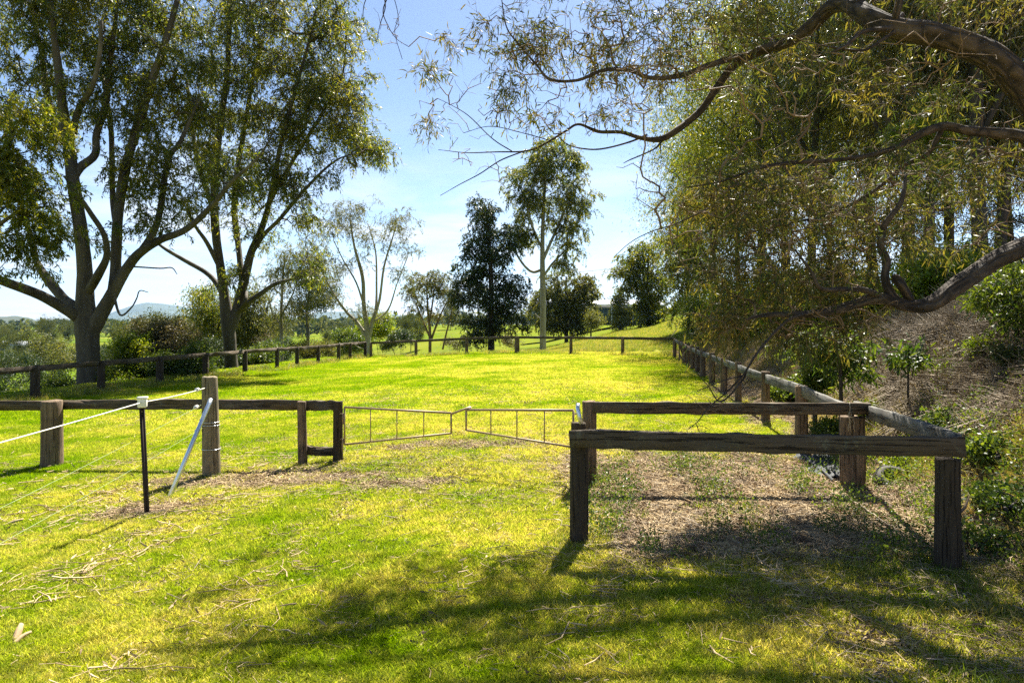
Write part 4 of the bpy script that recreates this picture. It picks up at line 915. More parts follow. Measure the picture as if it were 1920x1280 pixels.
# ------------------------------------------------------------------ strainer post, picket, electric fence
sp_ = GY(397, 8.05)
ST = empty('strainer_post', sp_, 'stout round timber post with sloping silver brace pipe', 'post')
post('timber', sp_, P(394, 706, 8.05).z-sp_.z, .096, M['round_post_wood'], ST, sp_, 20, 0, .015, 601, lean=(-.02, 0), taper=.90)
bf = G(314, 936)
tube_simple('brace_pipe', [P(395, 748, 7.92), P(392, 757, 7.88), bf+Vector((0, 0, -.02))], .024, M['galv'], ST, sp_, 12)
def ring(name, z, r, th, m, parent):
    an = np.linspace(0, 2*math.pi, 25); c = np.array([-.02*z, 0, z])
    return tube_obj(name, [tube_geo(np.stack([np.cos(an)*r, np.sin(an)*r, 0*an], -1)+c, np.full(25, th), 5, 0, False)], m, parent)
for z in (.62, .655, .34): ring('wire_loop', z, .101 if z > .5 else .104, .003, M['galv'], ST)
pk = G(279, 961)
PK = empty('star_picket', pk, 'slim dark steel picket with white cap beside the brace pipe', 'picket')
ptop = P(267, 757, 6.2)
dv = (ptop-pk)
def picket_geo():
    V = []; Q = []
    for k in range(3):
        a = math.radians(90+120*k); u = np.array([math.cos(a), math.sin(a), 0]); v = np.array([-math.sin(a), math.cos(a), 0])*.004
        o = len(V)
        for z, c in ((-.25, 0), (1, 1)):
            for w_ in (u*.001-v, u*.028-v, u*.028+v, u*.001+v):
                V.append(w_+np.array([dv.x*c, dv.y*c, dv.z if c else -.25]))
        Q += [(o+i, o+(i+1) % 4, o+4+(i+1) % 4, o+4+i) for i in range(4)]+[(o+4, o+5, o+6, o+7)]
    return np.array(V), Q
V_, Q_ = picket_geo(); mesh_obj('shaft', V_, Q_, None, M['picket'], PK)
for k in range(14):
    u = .05+k*.068
    c = Vector((dv.x*u, dv.y*u-.010, dv.z*u))
    tube_simple('hole', [c+Vector((.0, -.004, 0)), c+Vector((0, -.001, 0))], .0042, M['straw'], PK, (0, 0, 0), 6)
bx_ = box('insulator_cap', (.075, .06, .085), Vector((dv.x, dv.y, dv.z+.01)), M['white_plastic'], PK, (0, 0, .3))
bv = bx_.modifiers.new('b', 'BEVEL'); bv.width = .012; bv.segments = 3
box('insulator_lip', (.082, .066, .018), Vector((dv.x, dv.y, dv.z+.055)), M['white_plastic'], PK, (0, 0, .3))
PK2 = copy_tree(PK); PK2['label'] = 'dark steel picket with white cap past the left edge, next along the rope'; PK2.location = (-3.02, 2.4, S(T(-3.02, 2.4))); PK['group'] = PK2['group'] = 'steel pickets of the electric fence'
def sag(a, b_, s, n=14):
    return [a.lerp(b_, k/n)+Vector((0, 0, -s*4*(k/n)*(1-k/n))) for k in range(n+1)]
r1 = P(385, 727, 7.93); cap = ptop+Vector((0, 0, .015)); pk2 = Vector((-3.02, 2.4, S(T(-3.02, 2.4)))); far_end = pk2+dv+Vector((0, 0, .0))
ro = tube_simple('electric_rope', sag(r1, cap, .012)+sag(cap, far_end, .012)[1:], .0045, M['rope'])
tag(ro, 'thick white electric fence rope running from the round post over the picket', 'rope')
def insul(p, d):
    o0 = p; r = empty('insulator', p, None, 'insulator', 'small white insulators on the electric fence')
    for k in (-1, 0, 1): tube_simple('disc', [d*(k*.022-.006), d*(k*.022+.006)], .022 if k else .015, M['white_plastic'], r, (0, 0, 0), 10)
    tube_simple('core', [d*-.05, d*.05], .006, M['galv'], r, (0, 0, 0), 6)
    return r
dd = (cap-r1).normalized()
insul(r1.lerp(cap, .16), dd)['label'] = 'white insulator where the thick rope nears the round post'
for k, (pa, pe, lab, ilab) in enumerate(((P(384, 755, 7.93), pk2+Vector((-.02, 0, .55)), 'upper thin green wire from the round post, below the rope', 'white insulator on the upper thin wire beside the brace'),
                                (P(386, 798, 7.93), pk2+Vector((-.01, 0, .36)), 'lower thin green wire from low on the round post', 'dark-tied insulator low behind the brace pipe'))):
    wv = tube_simple('fence_wire', sag(pa, pe, .03), .0018, M['wire'], sides=5); tag(wv, lab, 'wire', 'thin electric fence wires')
    insul(pa.lerp(pe, .05), (pe-pa).normalized())['label'] = ilab

# power line in the gap by the pale gum
pw_ = tube_simple('power_line', sag(P(960, 521, 100), P(1300, 486, 92), .15), .035, M['cable'], sides=5); tag(pw_, 'thin power line catching the sun beyond the pale gum', 'cable')

# ------------------------------------------------------------------ overhanging tree on the right
tb = GY(2180, 6.6)
tk = P(2180, 600, 6.6)
O = [[(2185, HY+(EYE-tb.z)*FOC/6.6+20, 6.6, 62), (2180, 560, 6.6, 50), (2150, 470, 6.6, 46), (2110, 380, 6.5, 42), (2060, 290, 6.5, 38), (2020, 120, 6.5, 34), (2000, -60, 6.5, 28), (1960, -240, 6.6, 18), (1900, -420, 6.7, 9)],
     # A: thick arching limb
     [(2075, 330, 6.5, 32), (1990, 255, 6.3, 32), (1925, 180, 6.2, 31), (1870, 118, 6.1, 29), (1810, 85, 6.1, 27), (1740, 62, 6.1, 25), (1680, 52, 6.1, 23), (1630, 30, 6.2, 22), (1580, 0, 6.3, 18), (1520, -40, 6.4, 12), (1440, -90, 6.5, 6)],
     # long limb sweeping down left
     [(1610, 15, 6.2, 16), (1560, 14, 6.3, 16), (1520, 50, 6.3, 15), (1475, 82, 6.3, 12), (1420, 98, 6.3, 11), (1375, 125, 6.3, 10), (1345, 165, 6.3, 9.5), (1318, 205, 6.3, 9), (1285, 235, 6.3, 8), (1243, 261, 6.3, 7), (1205, 260, 6.25, 5), (1165, 248, 6.2, 4.2), (1122, 246, 6.2, 3.8), (1085, 232, 6.2, 3), (1060, 245, 6.2, 2.6), (1020, 270, 6.15, 2.4), (985, 283, 6.1, 2), (930, 284, 6.1, 1.4), (870, 287, 6.1, 1.0), (820, 282, 6.1, .6)],
     # second limb, higher
     [(1410, 102, 6.3, 9), (1370, 112, 6.1, 7.5), (1330, 125, 6, 7), (1280, 142, 5.9, 6), (1220, 145, 5.8, 5), (1180, 132, 5.8, 4.4), (1130, 132, 5.7, 4), (1080, 150, 5.7, 3.4), (1030, 148, 5.6, 3), (1005, 120, 5.6, 2.4), (975, 85, 5.6, 2), (950, 50, 5.6, 1.5), (940, -10, 5.6, 1)],
     # lower limb C
     [(2165, 520, 6.6, 30), (2060, 470, 6.2, 25), (1960, 458, 6.1, 23), (1915, 468, 6.0, 22), (1860, 490, 6.0, 20), (1800, 530, 5.95, 19), (1745, 568, 5.9, 17), (1700, 572, 5.9, 14), (1650, 560, 5.9, 12), (1600, 572, 5.9, 10), (1550, 584, 5.9, 9), (1500, 588, 5.9, 7), (1445, 590, 5.9, 5), (1400, 600, 5.9, 2)],
     [(1690, 572, 5.9, 10), (1668, 552, 5.9, 9.5), (1657, 520, 5.9, 8.5), (1660, 490, 5.95, 8), (1650, 460, 6, 7), (1660, 420, 6, 6), (1690, 380, 6, 5), (1700, 330, 6.1, 3)],
     [(1655, 557, 5.9, 6), (1620, 545, 5.8, 6), (1580, 545, 5.7, 5), (1540, 542, 5.6, 4), (1520, 510, 5.6, 3), (1490, 470, 5.6, 2)],
     [(1705, 560, 5.9, 9), (1690, 535, 5.85, 10), (1678, 520, 5.85, 9), (1672, 516, 5.85, 3)],
     # middle limb D
     [(2120, 400, 6.5, 22), (2020, 300, 6.4, 18), (1920, 258, 6.3, 13), (1860, 252, 6.3, 12), (1810, 246, 6.2, 10), (1770, 238, 6.2, 9), (1730, 250, 6.2, 8), (1690, 272, 6.2, 6), (1640, 290, 6.2, 4.5), (1560, 300, 6.2, 4), (1480, 305, 6.2, 4), (1420, 315, 6.2, 3), (1350, 340, 6.2, 2), (1290, 350, 6.2, 1.2)],
     [(1770, 240, 6.2, 5), (1740, 290, 6.3, 5), (1700, 310, 6.4, 4), (1640, 360, 6.4, 3.5), (1560, 400, 6.4, 3), (1480, 420, 6.4, 2), (1400, 440, 6.4, 1.2)],
     # forks off A towards lower left, and pale dead stub
     [(1690, 50, 6.1, 8), (1660, 55, 6.0, 5), (1620, 60, 5.9, 4), (1590, 85, 5.8, 3.2), (1560, 100, 5.8, 2)], [(1680, 60, 6.1, 6), (1672, 64, 6.0, 3.5), (1640, 85, 5.9, 3), (1615, 95, 5.9, 2.4), (1570, 90, 5.9, 2), (1540, 85, 5.9, 1)],
     [(1690, 30, 6.15, 8), (1680, 35, 6.05, 7), (1688, 0, 6.0, 7), (1692, -60, 6, 5), (1720, -160, 6, 3)],
     # dead twig hanging in front of the rails
     [(1540, 585, 5.9, 3.4), (1480, 600, 5.8, 3), (1430, 650, 5.7, 2.6), (1402, 690, 5.6, 2.4), (1395, 708, 5.6, 2), (1355, 750, 5.5, 1.6), (1330, 722, 5.5, 1), (1310, 700, 5.5, .6)],
     [(1398, 700, 5.6, 1.8), (1365, 735, 5.5, 1.5), (1330, 765, 5.5, 1.2), (1310, 790, 5.5, .8), (1290, 805, 5.4, .5)], [(1392, 705, 5.6, 1.6), (1350, 715, 5.5, 1.1), (1305, 733, 5.45, .6)],
     [(1243, 262, 6.3, 3), (1230, 278, 6.25, 2), (1205, 290, 6.2, 1.6), (1180, 300, 6.2, 1.3), (1168, 306, 6.2, .7)], [(1237, 264, 6.3, 1.6), (1238, 285, 6.3, 1), (1240, 298, 6.3, .5)],
     [(1215, 255, 6.25, 2.5), (1180, 268, 6.2, 2), (1120, 279, 6.2, 1.8), (1070, 272, 6.2, 1.4), (1048, 255, 6.15, 1)],
     [(985, 283, 6.1, 1.6), (940, 300, 6.05, 1.4), (900, 325, 6, 1.2), (860, 345, 6, .9), (825, 365, 6, .4)], [(960, 284, 6.1, 1.4), (925, 262, 6.1, 1.2), (880, 220, 6.1, 1), (845, 198, 6.1, .7), (820, 185, 6.1, .4)], [(1030, 262, 6.1, 1.2), (980, 250, 6.0, 1), (920, 238, 6, .8), (870, 250, 6, .5)],
     # lower dead twigs at left of the golden mass
     [(1330, 390, 6.2, 1.6), (1270, 420, 6.2, 1.4), (1215, 438, 6.2, 1), (1180, 455, 6.2, .8), (1150, 480, 6.2, .4)],
     # unseen high limb and forks, added above the view to throw shadows on grass
     [(2000, -60, 6.5, 22), (1950, -240, 7.4, 20), (1700, -170, 8.3, 17), (1480, -95, 8.4, 15), (1300, -62, 8.3, 12), (1150, -75, 8.2, 9), (1000, -110, 8.0, 6), (860, -100, 7.9, 3), (740, -130, 7.9, 1)],
     [(1480, -95, 8.4, 9), (1380, -160, 8.5, 8), (1240, -190, 8.6, 6), (1100, -240, 8.6, 4), (960, -230, 8.6, 2)],
     [(1300, -62, 8.3, 6), (1200, -40, 8.1, 4), (1120, -36, 8.0, 3), (1030, -50, 7.9, 1.5)],
     [(1700, -170, 8.3, 9), (1600, -260, 8.6, 8), (1440, -330, 8.8, 6), (1250, -350, 8.8, 4), (1080, -400, 8.8, 2)],
     # limb reaching over, above the frame, to the hanging twigs
     [(1640, -40, 6.3, 12), (1400, -150, 6.0, 9), (1150, -190, 5.6, 6), (900, -160, 5.2, 4), (760, -90, 5.0, 3), (725, -20, 5.0, 2), (722, 15, 5.0, 1.4), (712, 45, 5, 1), (705, 75, 5, .5)],
     [(765, -95, 5.0, 2), (735, -20, 4.95, 1.5), (718, 20, 4.95, 1.3), (728, 50, 4.95, 1), (745, 75, 4.95, .8), (768, 90, 4.95, .4)], [(740, -60, 5, 1.6), (690, -10, 5, 1.2), (680, 30, 5, .9), (690, 60, 5, .4)], [(735, -20, 4.95, 1), (746, 30, 4.95, .8), (740, 60, 4.95, .6), (755, 110, 4.95, .3)]]
Lb = [  # leafy masses; those above the view are added to dapple the lawn with shade
     (1150, -95, 6.6, 120, 40, .4, 7, 6, .12), (950, -130, 6.4, 90, 40, .4, 6, 6, .12), (1420, -130, 6.9, 130, 50, .5, 8, 6, .14), (1150, -260, 7.1, 160, 60, .5, 8, 6, .14), (1600, -230, 7, 130, 60, .5, 8, 6, .14), (1300, -360, 7.3, 180, 60, .5, 7, 6, .14),
     (900, 45, 5.85, 40, 40, 0.35, 2, 5, 0.14), (960, 75, 5.85, 55, 50, 0.4, 4, 6, 0.13), (1050, 70, 5.95, 75, 60, 0.5, 9, 6, 0.14), (1150, 60, 5.95, 85, 60, 0.5, 11, 6, 0.14), (1250, 70, 6.15, 85, 60, 0.5, 11, 6, 0.14), (1350, 50, 6.25, 85, 60, 0.6, 11, 6, 0.15),
     (960, 175, 5.85, 38, 38, 0.25, 4, 6, 0.09), (1010, 210, 6, 24, 28, 0.2, 2, 6, 0.08), (985, 120, 5.85, 40, 30, 0.3, 2, 6, 0.1), (800, 215, 6.4, 22, 8, 0.12, 2, 5, 0.06), (795, 120, 6.15, 18, 7, 0.12, 2, 5, 0.06), (852, 85, 5.95, 26, 10, 0.15, 2, 5, 0.07), (1145, 210, 6.1, 12, 20, 0.12, 2, 6, 0.07),
     (1120, 120, 5.95, 60, 25, 0.35, 4, 6, 0.12), (1250, 130, 6.15, 70, 25, 0.4, 4, 6, 0.12), (1200, 175, 6.05, 50, 20, 0.3, 2, 5, 0.1), (1450, 40, 6.6, 90, 60, 0.6, 7, 6, 0.15), (1420, 150, 6.6, 60, 40, 0.5, 2, 6, 0.13),
     (1560, 110, 6.4, 80, 50, 0.6, 4, 6, 0.14), (1700, 0, 6.5, 130, 40, 0.7, 8, 6, 0.15), (1850, 40, 6.7, 90, 50, 0.7, 8, 6, 0.15), (1640, 160, 6.5, 80, 50, 0.6, 5, 6, 0.14), (1800, 180, 6.7, 90, 40, 0.6, 5, 6, 0.14),
     (1300, 350, 6.55, 60, 35, 0.4, 5, 6, 0.11), (1380, 350, 6.65, 90, 55, 0.6, 14, 6, 0.13), (1480, 340, 6.65, 90, 55, 0.6, 14, 6, 0.13), (1600, 340, 6.65, 100, 60, 0.7, 14, 6, 0.13), (1720, 360, 6.65, 90, 70, 0.7, 12, 6, 0.13), (1850, 330, 6.75, 90, 70, 0.7, 10, 6, 0.14),
     (1360, 420, 6.55, 70, 45, 0.5, 9, 6, 0.12), (1450, 440, 6.55, 90, 60, 0.6, 15, 6, 0.13), (1560, 450, 6.45, 90, 60, 0.6, 15, 6, 0.13), (1660, 440, 6.45, 70, 60, 0.6, 9, 6, 0.13), (1780, 450, 6.65, 70, 40, 0.6, 4, 6, 0.13),
     (1380, 520, 6.45, 70, 50, 0.5, 9, 6, 0.12), (1470, 530, 6.35, 90, 50, 0.6, 15, 6, 0.12), (1570, 520, 6.25, 80, 45, 0.6, 12, 6, 0.12), (1420, 590, 6.35, 60, 30, 0.4, 6, 6, 0.1), (1510, 620, 6.25, 80, 28, 0.4, 7, 6, 0.1), (1600, 620, 6.25, 60, 30, 0.4, 4, 6, 0.1), (1340, 590, 6.35, 40, 40, 0.4, 4, 6, 0.1), (1290, 470, 6.45, 30, 60, 0.4, 4, 6, 0.1),
     (1300, -90, 6, 160, 60, 0.6, 9, 5, 0.18), (1600, -120, 6.4, 200, 80, 1, 12, 5, 0.2), (1900, -140, 6.6, 200, 90, 1, 12, 5, 0.2), (2000, 180, 6.9, 60, 120, 0.7, 8, 6, 0.15), (2000, 520, 6.55, 60, 60, 0.6, 4, 6, 0.15)]
Bare = [(1000, 130, 5.7, 130, 90, .4, 26, 5, .1), (1250, 120, 6, 120, 90, .5, 26, 5, .12), (1450, 160, 6.2, 120, 90, .5, 26, 5, .12), (870, 215, 6, 70, 60, .3, 8, 4, .1), (900, 300, 6, 60, 30, .3, 6, 4, .1), (1080, 210, 6, 70, 30, .3, 6, 4, .1), (830, 170, 6, 40, 40, .25, 4, 4, .1), (1330, 770, 5.5, 40, 30, .15, 5, 4, .07), (1345, 830, 5.5, 20, 18, .1, 2, 4, .05), (1220, 345, 6.2, 50, 30, .3, 6, 5, .1), (730, 60, 5, 36, 30, .15, 6, 4, .06), (1500, 390, 6, 160, 120, .5, 60, 5, .14), (1560, 590, 5.9, 120, 40, .4, 24, 5, .1), (1150, 90, 5.7, 180, 70, .4, 30, 5, .12), (1800, 330, 6.2, 120, 100, .5, 24, 5, .14), (1700, 100, 6.2, 200, 100, .7, 20, 4, .2), (1280, 420, 6.2, 60, 40, .3, 6, 4, .1)]
def deeper(x, Y): return Y+1.25*min(1, max(0, (1640-x)/230))
for li, l in enumerate(O):
    pj = l[0][:2]
    up = li in (2, 3) or l is O[1] or (pj in ((1243, 262), (1237, 264), (1215, 255), (985, 283), (960, 284), (1030, 262)))
    for k, (x, y, Y, r) in enumerate(l):
        if up: Y = deeper(x, Y)
        if pj in ((1640, -40), (765, -95), (740, -60), (735, -20)): Y = 6.3+1.4*min(1, max(0, (1640-x)/300))-(.6 if x < 1000 else 0)
        l[k] = (x, y, Y, r*(.84 if r > 8 else .92)*(Y/l[k][2])**-.6)
Lb = [((x, y, deeper(x, Y)) if y <= 230 and x < 1640 and y > -50 else ((x, y, Y+1.5) if y <= -50 else (x, y, Y)))+tuple(rest) for x, y, Y, *rest in Lb]
Bare = [((x, y, deeper(x, Y)) if y <= 300 and x < 1250 and x > 760 else ((x, y, 7.0) if x < 760 else (x, y, Y)))+tuple(rest) for x, y, Y, *rest in Bare]
make_tree('overhanging_tree', 'big rough-barked tree leaning in from the bank, its arching limbs over the pen', 'tree', O, Lb, M['near_leaf'], M['limb_bark'], M['twig'], 40000, (0.095, 0.0115), 0.048, seed=15,
          base=tb, step=.14, tip=.0019, maxr=.014, hang=.42, curved=True, sides=26, rough=.05, furrow=.055, per=9, bare=Bare, twig_sides=4, pw=.42, along=.11, strand=.26, strand_r=.0016, wig=.012)

# ------------------------------------------------------------------ woodland on the bank
wp = [lone_obj('woodland_tree', 81, 13, 2.6, None, M['dark_bark'], 27000, (.20, .026), '', 'tree', spread=.034, hang=.55),
      lone_obj('woodland_tree', 82, 15, 2.8, None, M['dark_bark'], 30000, (.18, .038), '', 'tree', spread=.036, hang=.5),
      lone_obj('woodland_tree', 83, 11, 2.4, None, M['dark_bark'], 27000, (.20, .026), '', 'tree', spread=.036, hang=.6)]
for o, mm in zip(wp, ('needle', 'gum_leaf', 'needle')):
    for ch in o.children:
        if ch.name.startswith('crown'): ch.data.materials.clear(); ch.data.materials.append(M[mm])
wlab = ['thick dark trunk behind the hooked branch of the overhanging tree', 'slimmer dark trunk close right of the thick dark trunk', 'tall dark trunk under the arch of the overhanging limb', 'thin dark tree near the right edge above the dry brush',
        'shaggy tree at the top of the bank past the far fence end', 'gum tree behind the golden foliage, left part', 'needle-leaved tree behind the golden foliage, centre', 'tall gum whose top shows over the drooping limb',
        'dark tree at the right edge behind the sapling', 'tree filling the gap above the arch at top right', 'gum on the bank just past the end of the long rail', 'needle-leaved tree deep in the wood at right', 
        'dark tree standing behind the shaggy one past the far fence end', 'gum deep in the wood left of the two dark trunks', 'tree at the back of the wood behind the golden foliage']
wsp = [(1700, 20, 0, 1.15), (1738, 22, 2, 1.35), (1842, 18.5, 0, 1.3), (1872, 23, 2, 1.35), (1345, 34, 1, 1.0), (1420, 27, 1, 1.05), (1520, 23, 0, 1.0), (1480, 33, 1, 1.15), (1990, 24, 0, 1.2), (1780, 29, 1, 1.2), (1390, 41, 1, 1.1), (1900, 26, 2, 1.2), (1330, 46, 2, 1.0), (1640, 30, 1, 1.15), (1560, 38, 0, 1.25)]
for i, ((px, Y, k, s_), lab) in enumerate(zip(wsp, wlab)):
    src = wp[k]; o = src if not src.get('used') else copy_tree(src)
    src['used'] = 1
    p = GY(px, Y); o.location = p; o.rotation_euler = (0, 0, i*2.1+.5); o.scale = (s_, s_, s_*1.05); tag(o, lab, 'tree', 'trees of the wood on the bank')

# undergrowth trees and shrubs on the bank
bsh = [  # px, Y, half width px, half height px, leaf, n, label
    (1400, 22, 60, 60, 'lime_leaf', 16000, 'bright leafy shrub under the golden foliage, far along the bank'), (1500, 17, 70, 55, 'lime_leaf', 18000, 'sunlit green shrub mid-bank behind the drooping limb'), (1590, 14.5, 70, 50, 'lime_leaf', 18000, 'yellow-green shrub behind the lower limb'),
    (1330, 29, 45, 45, 'shrub_leaf', 12000, 'green bush where the long rail meets the back corner'), (1850, 15.5, 60, 22, 'shrub_leaf', 12000, 'low green bush on the bank top at right'), (1800, 25, 120, 95, 'needle', 15000, 'dark scrub filling the wood behind the tall trunks, right'), (1660, 27, 110, 85, 'needle', 15000, 'dark scrub in the wood behind the golden foliage'), (1760, 12.5, 45, 30, 'lime_leaf', 10000, 'grassy lime bush on the bank top between dark trunks')]
for k, (px, Y, hw, hh, mm, n, lab) in enumerate(bsh):
    b = GY(px, Y); py = HY+(EYE-b.z)*FOC/Y
    shrub(lab, px, Y, [(px, py-hh, 0, hw, hh, 1.0, 26, 8, .2), (px-hw*.4, py-hh*1.5, .4, hw*.6, hh*.6, .8, 12, 8, .2)], M[mm], n, (0.11, 0.035), .16, 600+k, group='shrubs on the bank')
# lime conifer-like top showing between the trunks
bq = GY(1745, 12); pyq = HY+(EYE-bq.z)*FOC/12
vtree('cypress_pine', 'lime-green feathery young pine top under the arching limb', 'tree', 1745, 14,
      [[(1745, None, 0, 8), (1745, 400, 0, 6), (1742, 300, 0, 4), (1740, 180, 0, 1.5)]],
      [(1742, 200, 0, 22, 24, .2, 12, 7, .07), (1735, 245, 0, 40, 26, .3, 18, 7, .08), (1690, 255, 0, 26, 20, .2, 8, 7, .07), (1775, 250, 0, 26, 18, .2, 8, 7, .07), (1745, 320, 0, 55, 45, .5, 18, 7, .12)],
      M['lime_leaf'], M['dark_bark'], 22000, (0.06, 0.012), .07, 34, tip=.003, maxr=.02, sides=6, hang=-.2)
# saplings
def sapling(label, px, Y, top, lean, blobs, n, seed, leaf=(0.12, 0.022), m='shrub_leaf', r=5):
    b = GY(px, Y)
    return vtree('sapling', label, 'sapling', px, Y, [[(px, None, 0, r), (px+lean*.4, (top+HY+(EYE-b.z)*FOC/Y)/2, 0, r*.7), (px+lean, top, 0, r*.25)]], blobs, M[m], M['dark_bark'], n, leaf, .07, seed, tip=.002, maxr=.01, sides=7, hang=.45, curved=True, step=.12)
sapling('slim sapling on the bank at the right edge with leafy top', 1908, 7.6, 500, -8, [(1880, 565, 0, 55, 28, .3, 14, 7, .1), (1905, 520, 0, 50, 25, .3, 10, 7, .1), (1900, 600, 0, 40, 14, .25, 6, 6, .08)], 2600, 35, leaf=(0.09, 0.018))
sapling('thin sapling with drooping dark leaves at the foot of the bank', 1578, 8.6, 620, -3, [(1570, 640, 0, 55, 22, .3, 14, 7, .09), (1600, 680, 0, 35, 26, .3, 8, 7, .08), (1535, 650, 0, 30, 26, .3, 6, 7, .08)], 2500, 36)
sapling('second dark-leaved sapling left of the thin one', 1528, 9.6, 640, 0, [(1528, 665, 0, 32, 26, .3, 12, 7, .09), (1530, 715, 0, 22, 26, .2, 8, 7, .08)], 2800, 37)
sapling('tiny shoot with drooping leaves on the bare brushy slope', 1702, 8.2, 645, 2, [(1702, 672, 0, 16, 22, .12, 6, 6, .05)], 420, 38, r=2.5)

# bank plants near the pen: low leafy weeds, each a thing
wd = [(1865, 6.0, 34, 26, 'shrub_leaf', 4000, 'dense dark green weed bush right behind the pen corner', .05), (1790, 7.0, 30, 18, 'shrub_leaf', 2600, 'green leafy weed clump behind the corner of the pen rail', .05),
      (1890, 5.2, 30, 22, 'shrub_leaf', 2600, 'shaded weed clump at the right edge beside the pen post', .045), (1835, 4.9, 20, 16, 'shrub_leaf', 1200, 'small weed clump beside the tall end post', .045), (1905, 7.4, 36, 22, 'dark_leaf', 3500, 'dark bush under the right-edge sapling', .05),
      (1850, 8.0, 24, 20, 'lime_leaf', 2200, 'bright shoot cluster on the brushy slope under the sapling', .05), (1775, 8.4, 14, 12, 'lime_leaf', 900, 'little bright weed in the dry brush', .05), (1480, 12, 50, 30, 'shrub_leaf', 5000, 'green fern patch on the bank above the silver rail', .08), (1640, 9, 30, 12, 'lime_leaf', 2000, 'yellowish weed at the foot of the dark saplings', .05),
      (1560, 9.2, 30, 14, 'shrub_leaf', 2500, 'low leafy weed behind the rail junction', .05), (1700, 7.0, 20, 22, 'lime_leaf', 1500, 'thin weed growing round the old tyre', .04)]
for k, (px, Y, hw, hh, mm, n, lab, lw) in enumerate(wd):
    b = GY(px, Y); py = HY+(EYE-b.z)*FOC/Y
    shrub(lab, px, Y, [(px, py-hh*.7, 0, hw, hh*.8, .25, 12, 7, .06)], M[mm], n, (lw, lw*.42), .05, 700+k, cat='weed', name='weed_clump', group='weeds on the bank', stems=4)

# ------------------------------------------------------------------ scattered cover (stuff)
def instancer(name, pts, rots, scales, kinds, idx, label, cat):
    me = bpy.data.meshes.new(name); me.vertices.add(len(pts)); me.vertices.foreach_set('co', np.asarray(pts, np.float32).ravel())
    for nm, ty, key, arr in (('rot', 'FLOAT_VECTOR', 'vector', rots), ('scl', 'FLOAT', 'value', scales), ('idx', 'INT', 'value', idx)):
        a = me.attributes.new(nm, ty, 'POINT'); a.data.foreach_set(key, np.asarray(arr, np.int32 if ty == 'INT' else np.float32).ravel())
    o = bpy.data.objects.new(name, me); C.objects.link(o)
    ng = bpy.data.node_groups.new(name+'_scatter', 'GeometryNodeTree')
    ng.interface.new_socket('Geometry', in_out='INPUT', socket_type='NodeSocketGeometry'); ng.interface.new_socket('Geometry', in_out='OUTPUT', socket_type='NodeSocketGeometry')
    n = ng.nodes; l = ng.links
    gi = n.new('NodeGroupInput'); go = n.new('NodeGroupOutput'); mp = n.new('GeometryNodeMeshToPoints'); l.new(gi.outputs[0], mp.inputs[0])
    jg = n.new('GeometryNodeGeometryToInstance')
    for kobj in reversed(kinds):
        oi = n.new('GeometryNodeObjectInfo'); oi.inputs['Object'].default_value = kobj; l.new(oi.outputs['Geometry'], jg.inputs[0])
    ip = n.new('GeometryNodeInstanceOnPoints'); l.new(mp.outputs[0], ip.inputs['Points']); l.new(jg.outputs[0], ip.inputs['Instance']); ip.inputs['Pick Instance'].default_value = True
    def na(nm, ty):
        a = n.new('GeometryNodeInputNamedAttribute'); a.data_type = ty; a.inputs['Name'].default_value = nm; return a.outputs['Attribute']
    l.new(na('idx', 'INT'), ip.inputs['Instance Index'])
    er = n.new('FunctionNodeEulerToRotation'); l.new(na('rot', 'FLOAT_VECTOR'), er.inputs[0]); l.new(er.outputs[0], ip.inputs['Rotation'])
    l.new(na('scl', 'FLOAT'), ip.inputs['Scale']); l.new(ip.outputs[0], go.inputs[0])
    md = o.modifiers.new('scatter', 'NODES'); md.node_group = ng
    return tag(o, label, cat, kind='stuff')
def blades(name, n, rad, hmin, hmax, wid, m, seed, lean=.5, seg2=True):
    r_ = np.random.default_rng(seed); a = r_.uniform(0, 6.28, n); rr = rad*np.sqrt(r_.random(n))
    c = np.stack([np.cos(a)*rr, np.sin(a)*rr, np.full(n, -.004)], -1)
    d = r_.normal(0, lean, (n, 3)); d[:, 2] = 1; d /= np.linalg.norm(d, axis=1)[:, None]
    h = r_.uniform(hmin, hmax, n)[:, None]; f = r_.uniform(0, 6.28, n); u = np.stack([np.cos(f), np.sin(f), 0*f], -1)*wid*.5
    b_ = d+r_.normal(0, .5, (n, 3)); b_[:, 2] = d[:, 2]*.5; b_ /= np.linalg.norm(b_, axis=1)[:, None]
    mid = c+d*h*.55; tipv = mid+b_*h*.5
    V = np.stack([c-u, c+u, mid+u*.7, mid-u*.7, tipv], 1).reshape(-1, 3); o = np.arange(n)[:, None]*5
    me = mesh_obj(name, V, (o+np.array([[0, 1, 2, 3]])), (o+np.array([[3, 2, 4]])), m)
    C.objects.unlink(me); return me
def sticks(name, n, rad, lmin, lmax, th, m, seed, flat=.25, leaves=0, lm=None):
    r_ = np.random.default_rng(seed); c = np.stack([r_.normal(0, rad, n), r_.normal(0, rad, n), r_.uniform(0, .03, n)], -1)
    a = r_.uniform(0, 6.28, n); d = np.stack([np.cos(a), np.sin(a), r_.normal(0, flat, n)], -1); ln = r_.uniform(lmin, lmax, n)[:, None]
    k = r_.normal(0, .12, (n, 3)); k[:, 2] = 0
    r0 = r_.uniform(.5, 1.2, n)*th
    V1, q1 = frusta(c-d*ln*.5, c+k*ln, r0, r0*.9, 3); V2, q2 = frusta(c+k*ln, c+d*ln*.5, r0*.9, r0*.5, 3)
    V = np.vstack([V1, V2]); q = np.vstack([q1, q2+len(V1)]); t_ = None
    o = mesh_obj(name, V, q, None, m); C.objects.unlink(o); return o
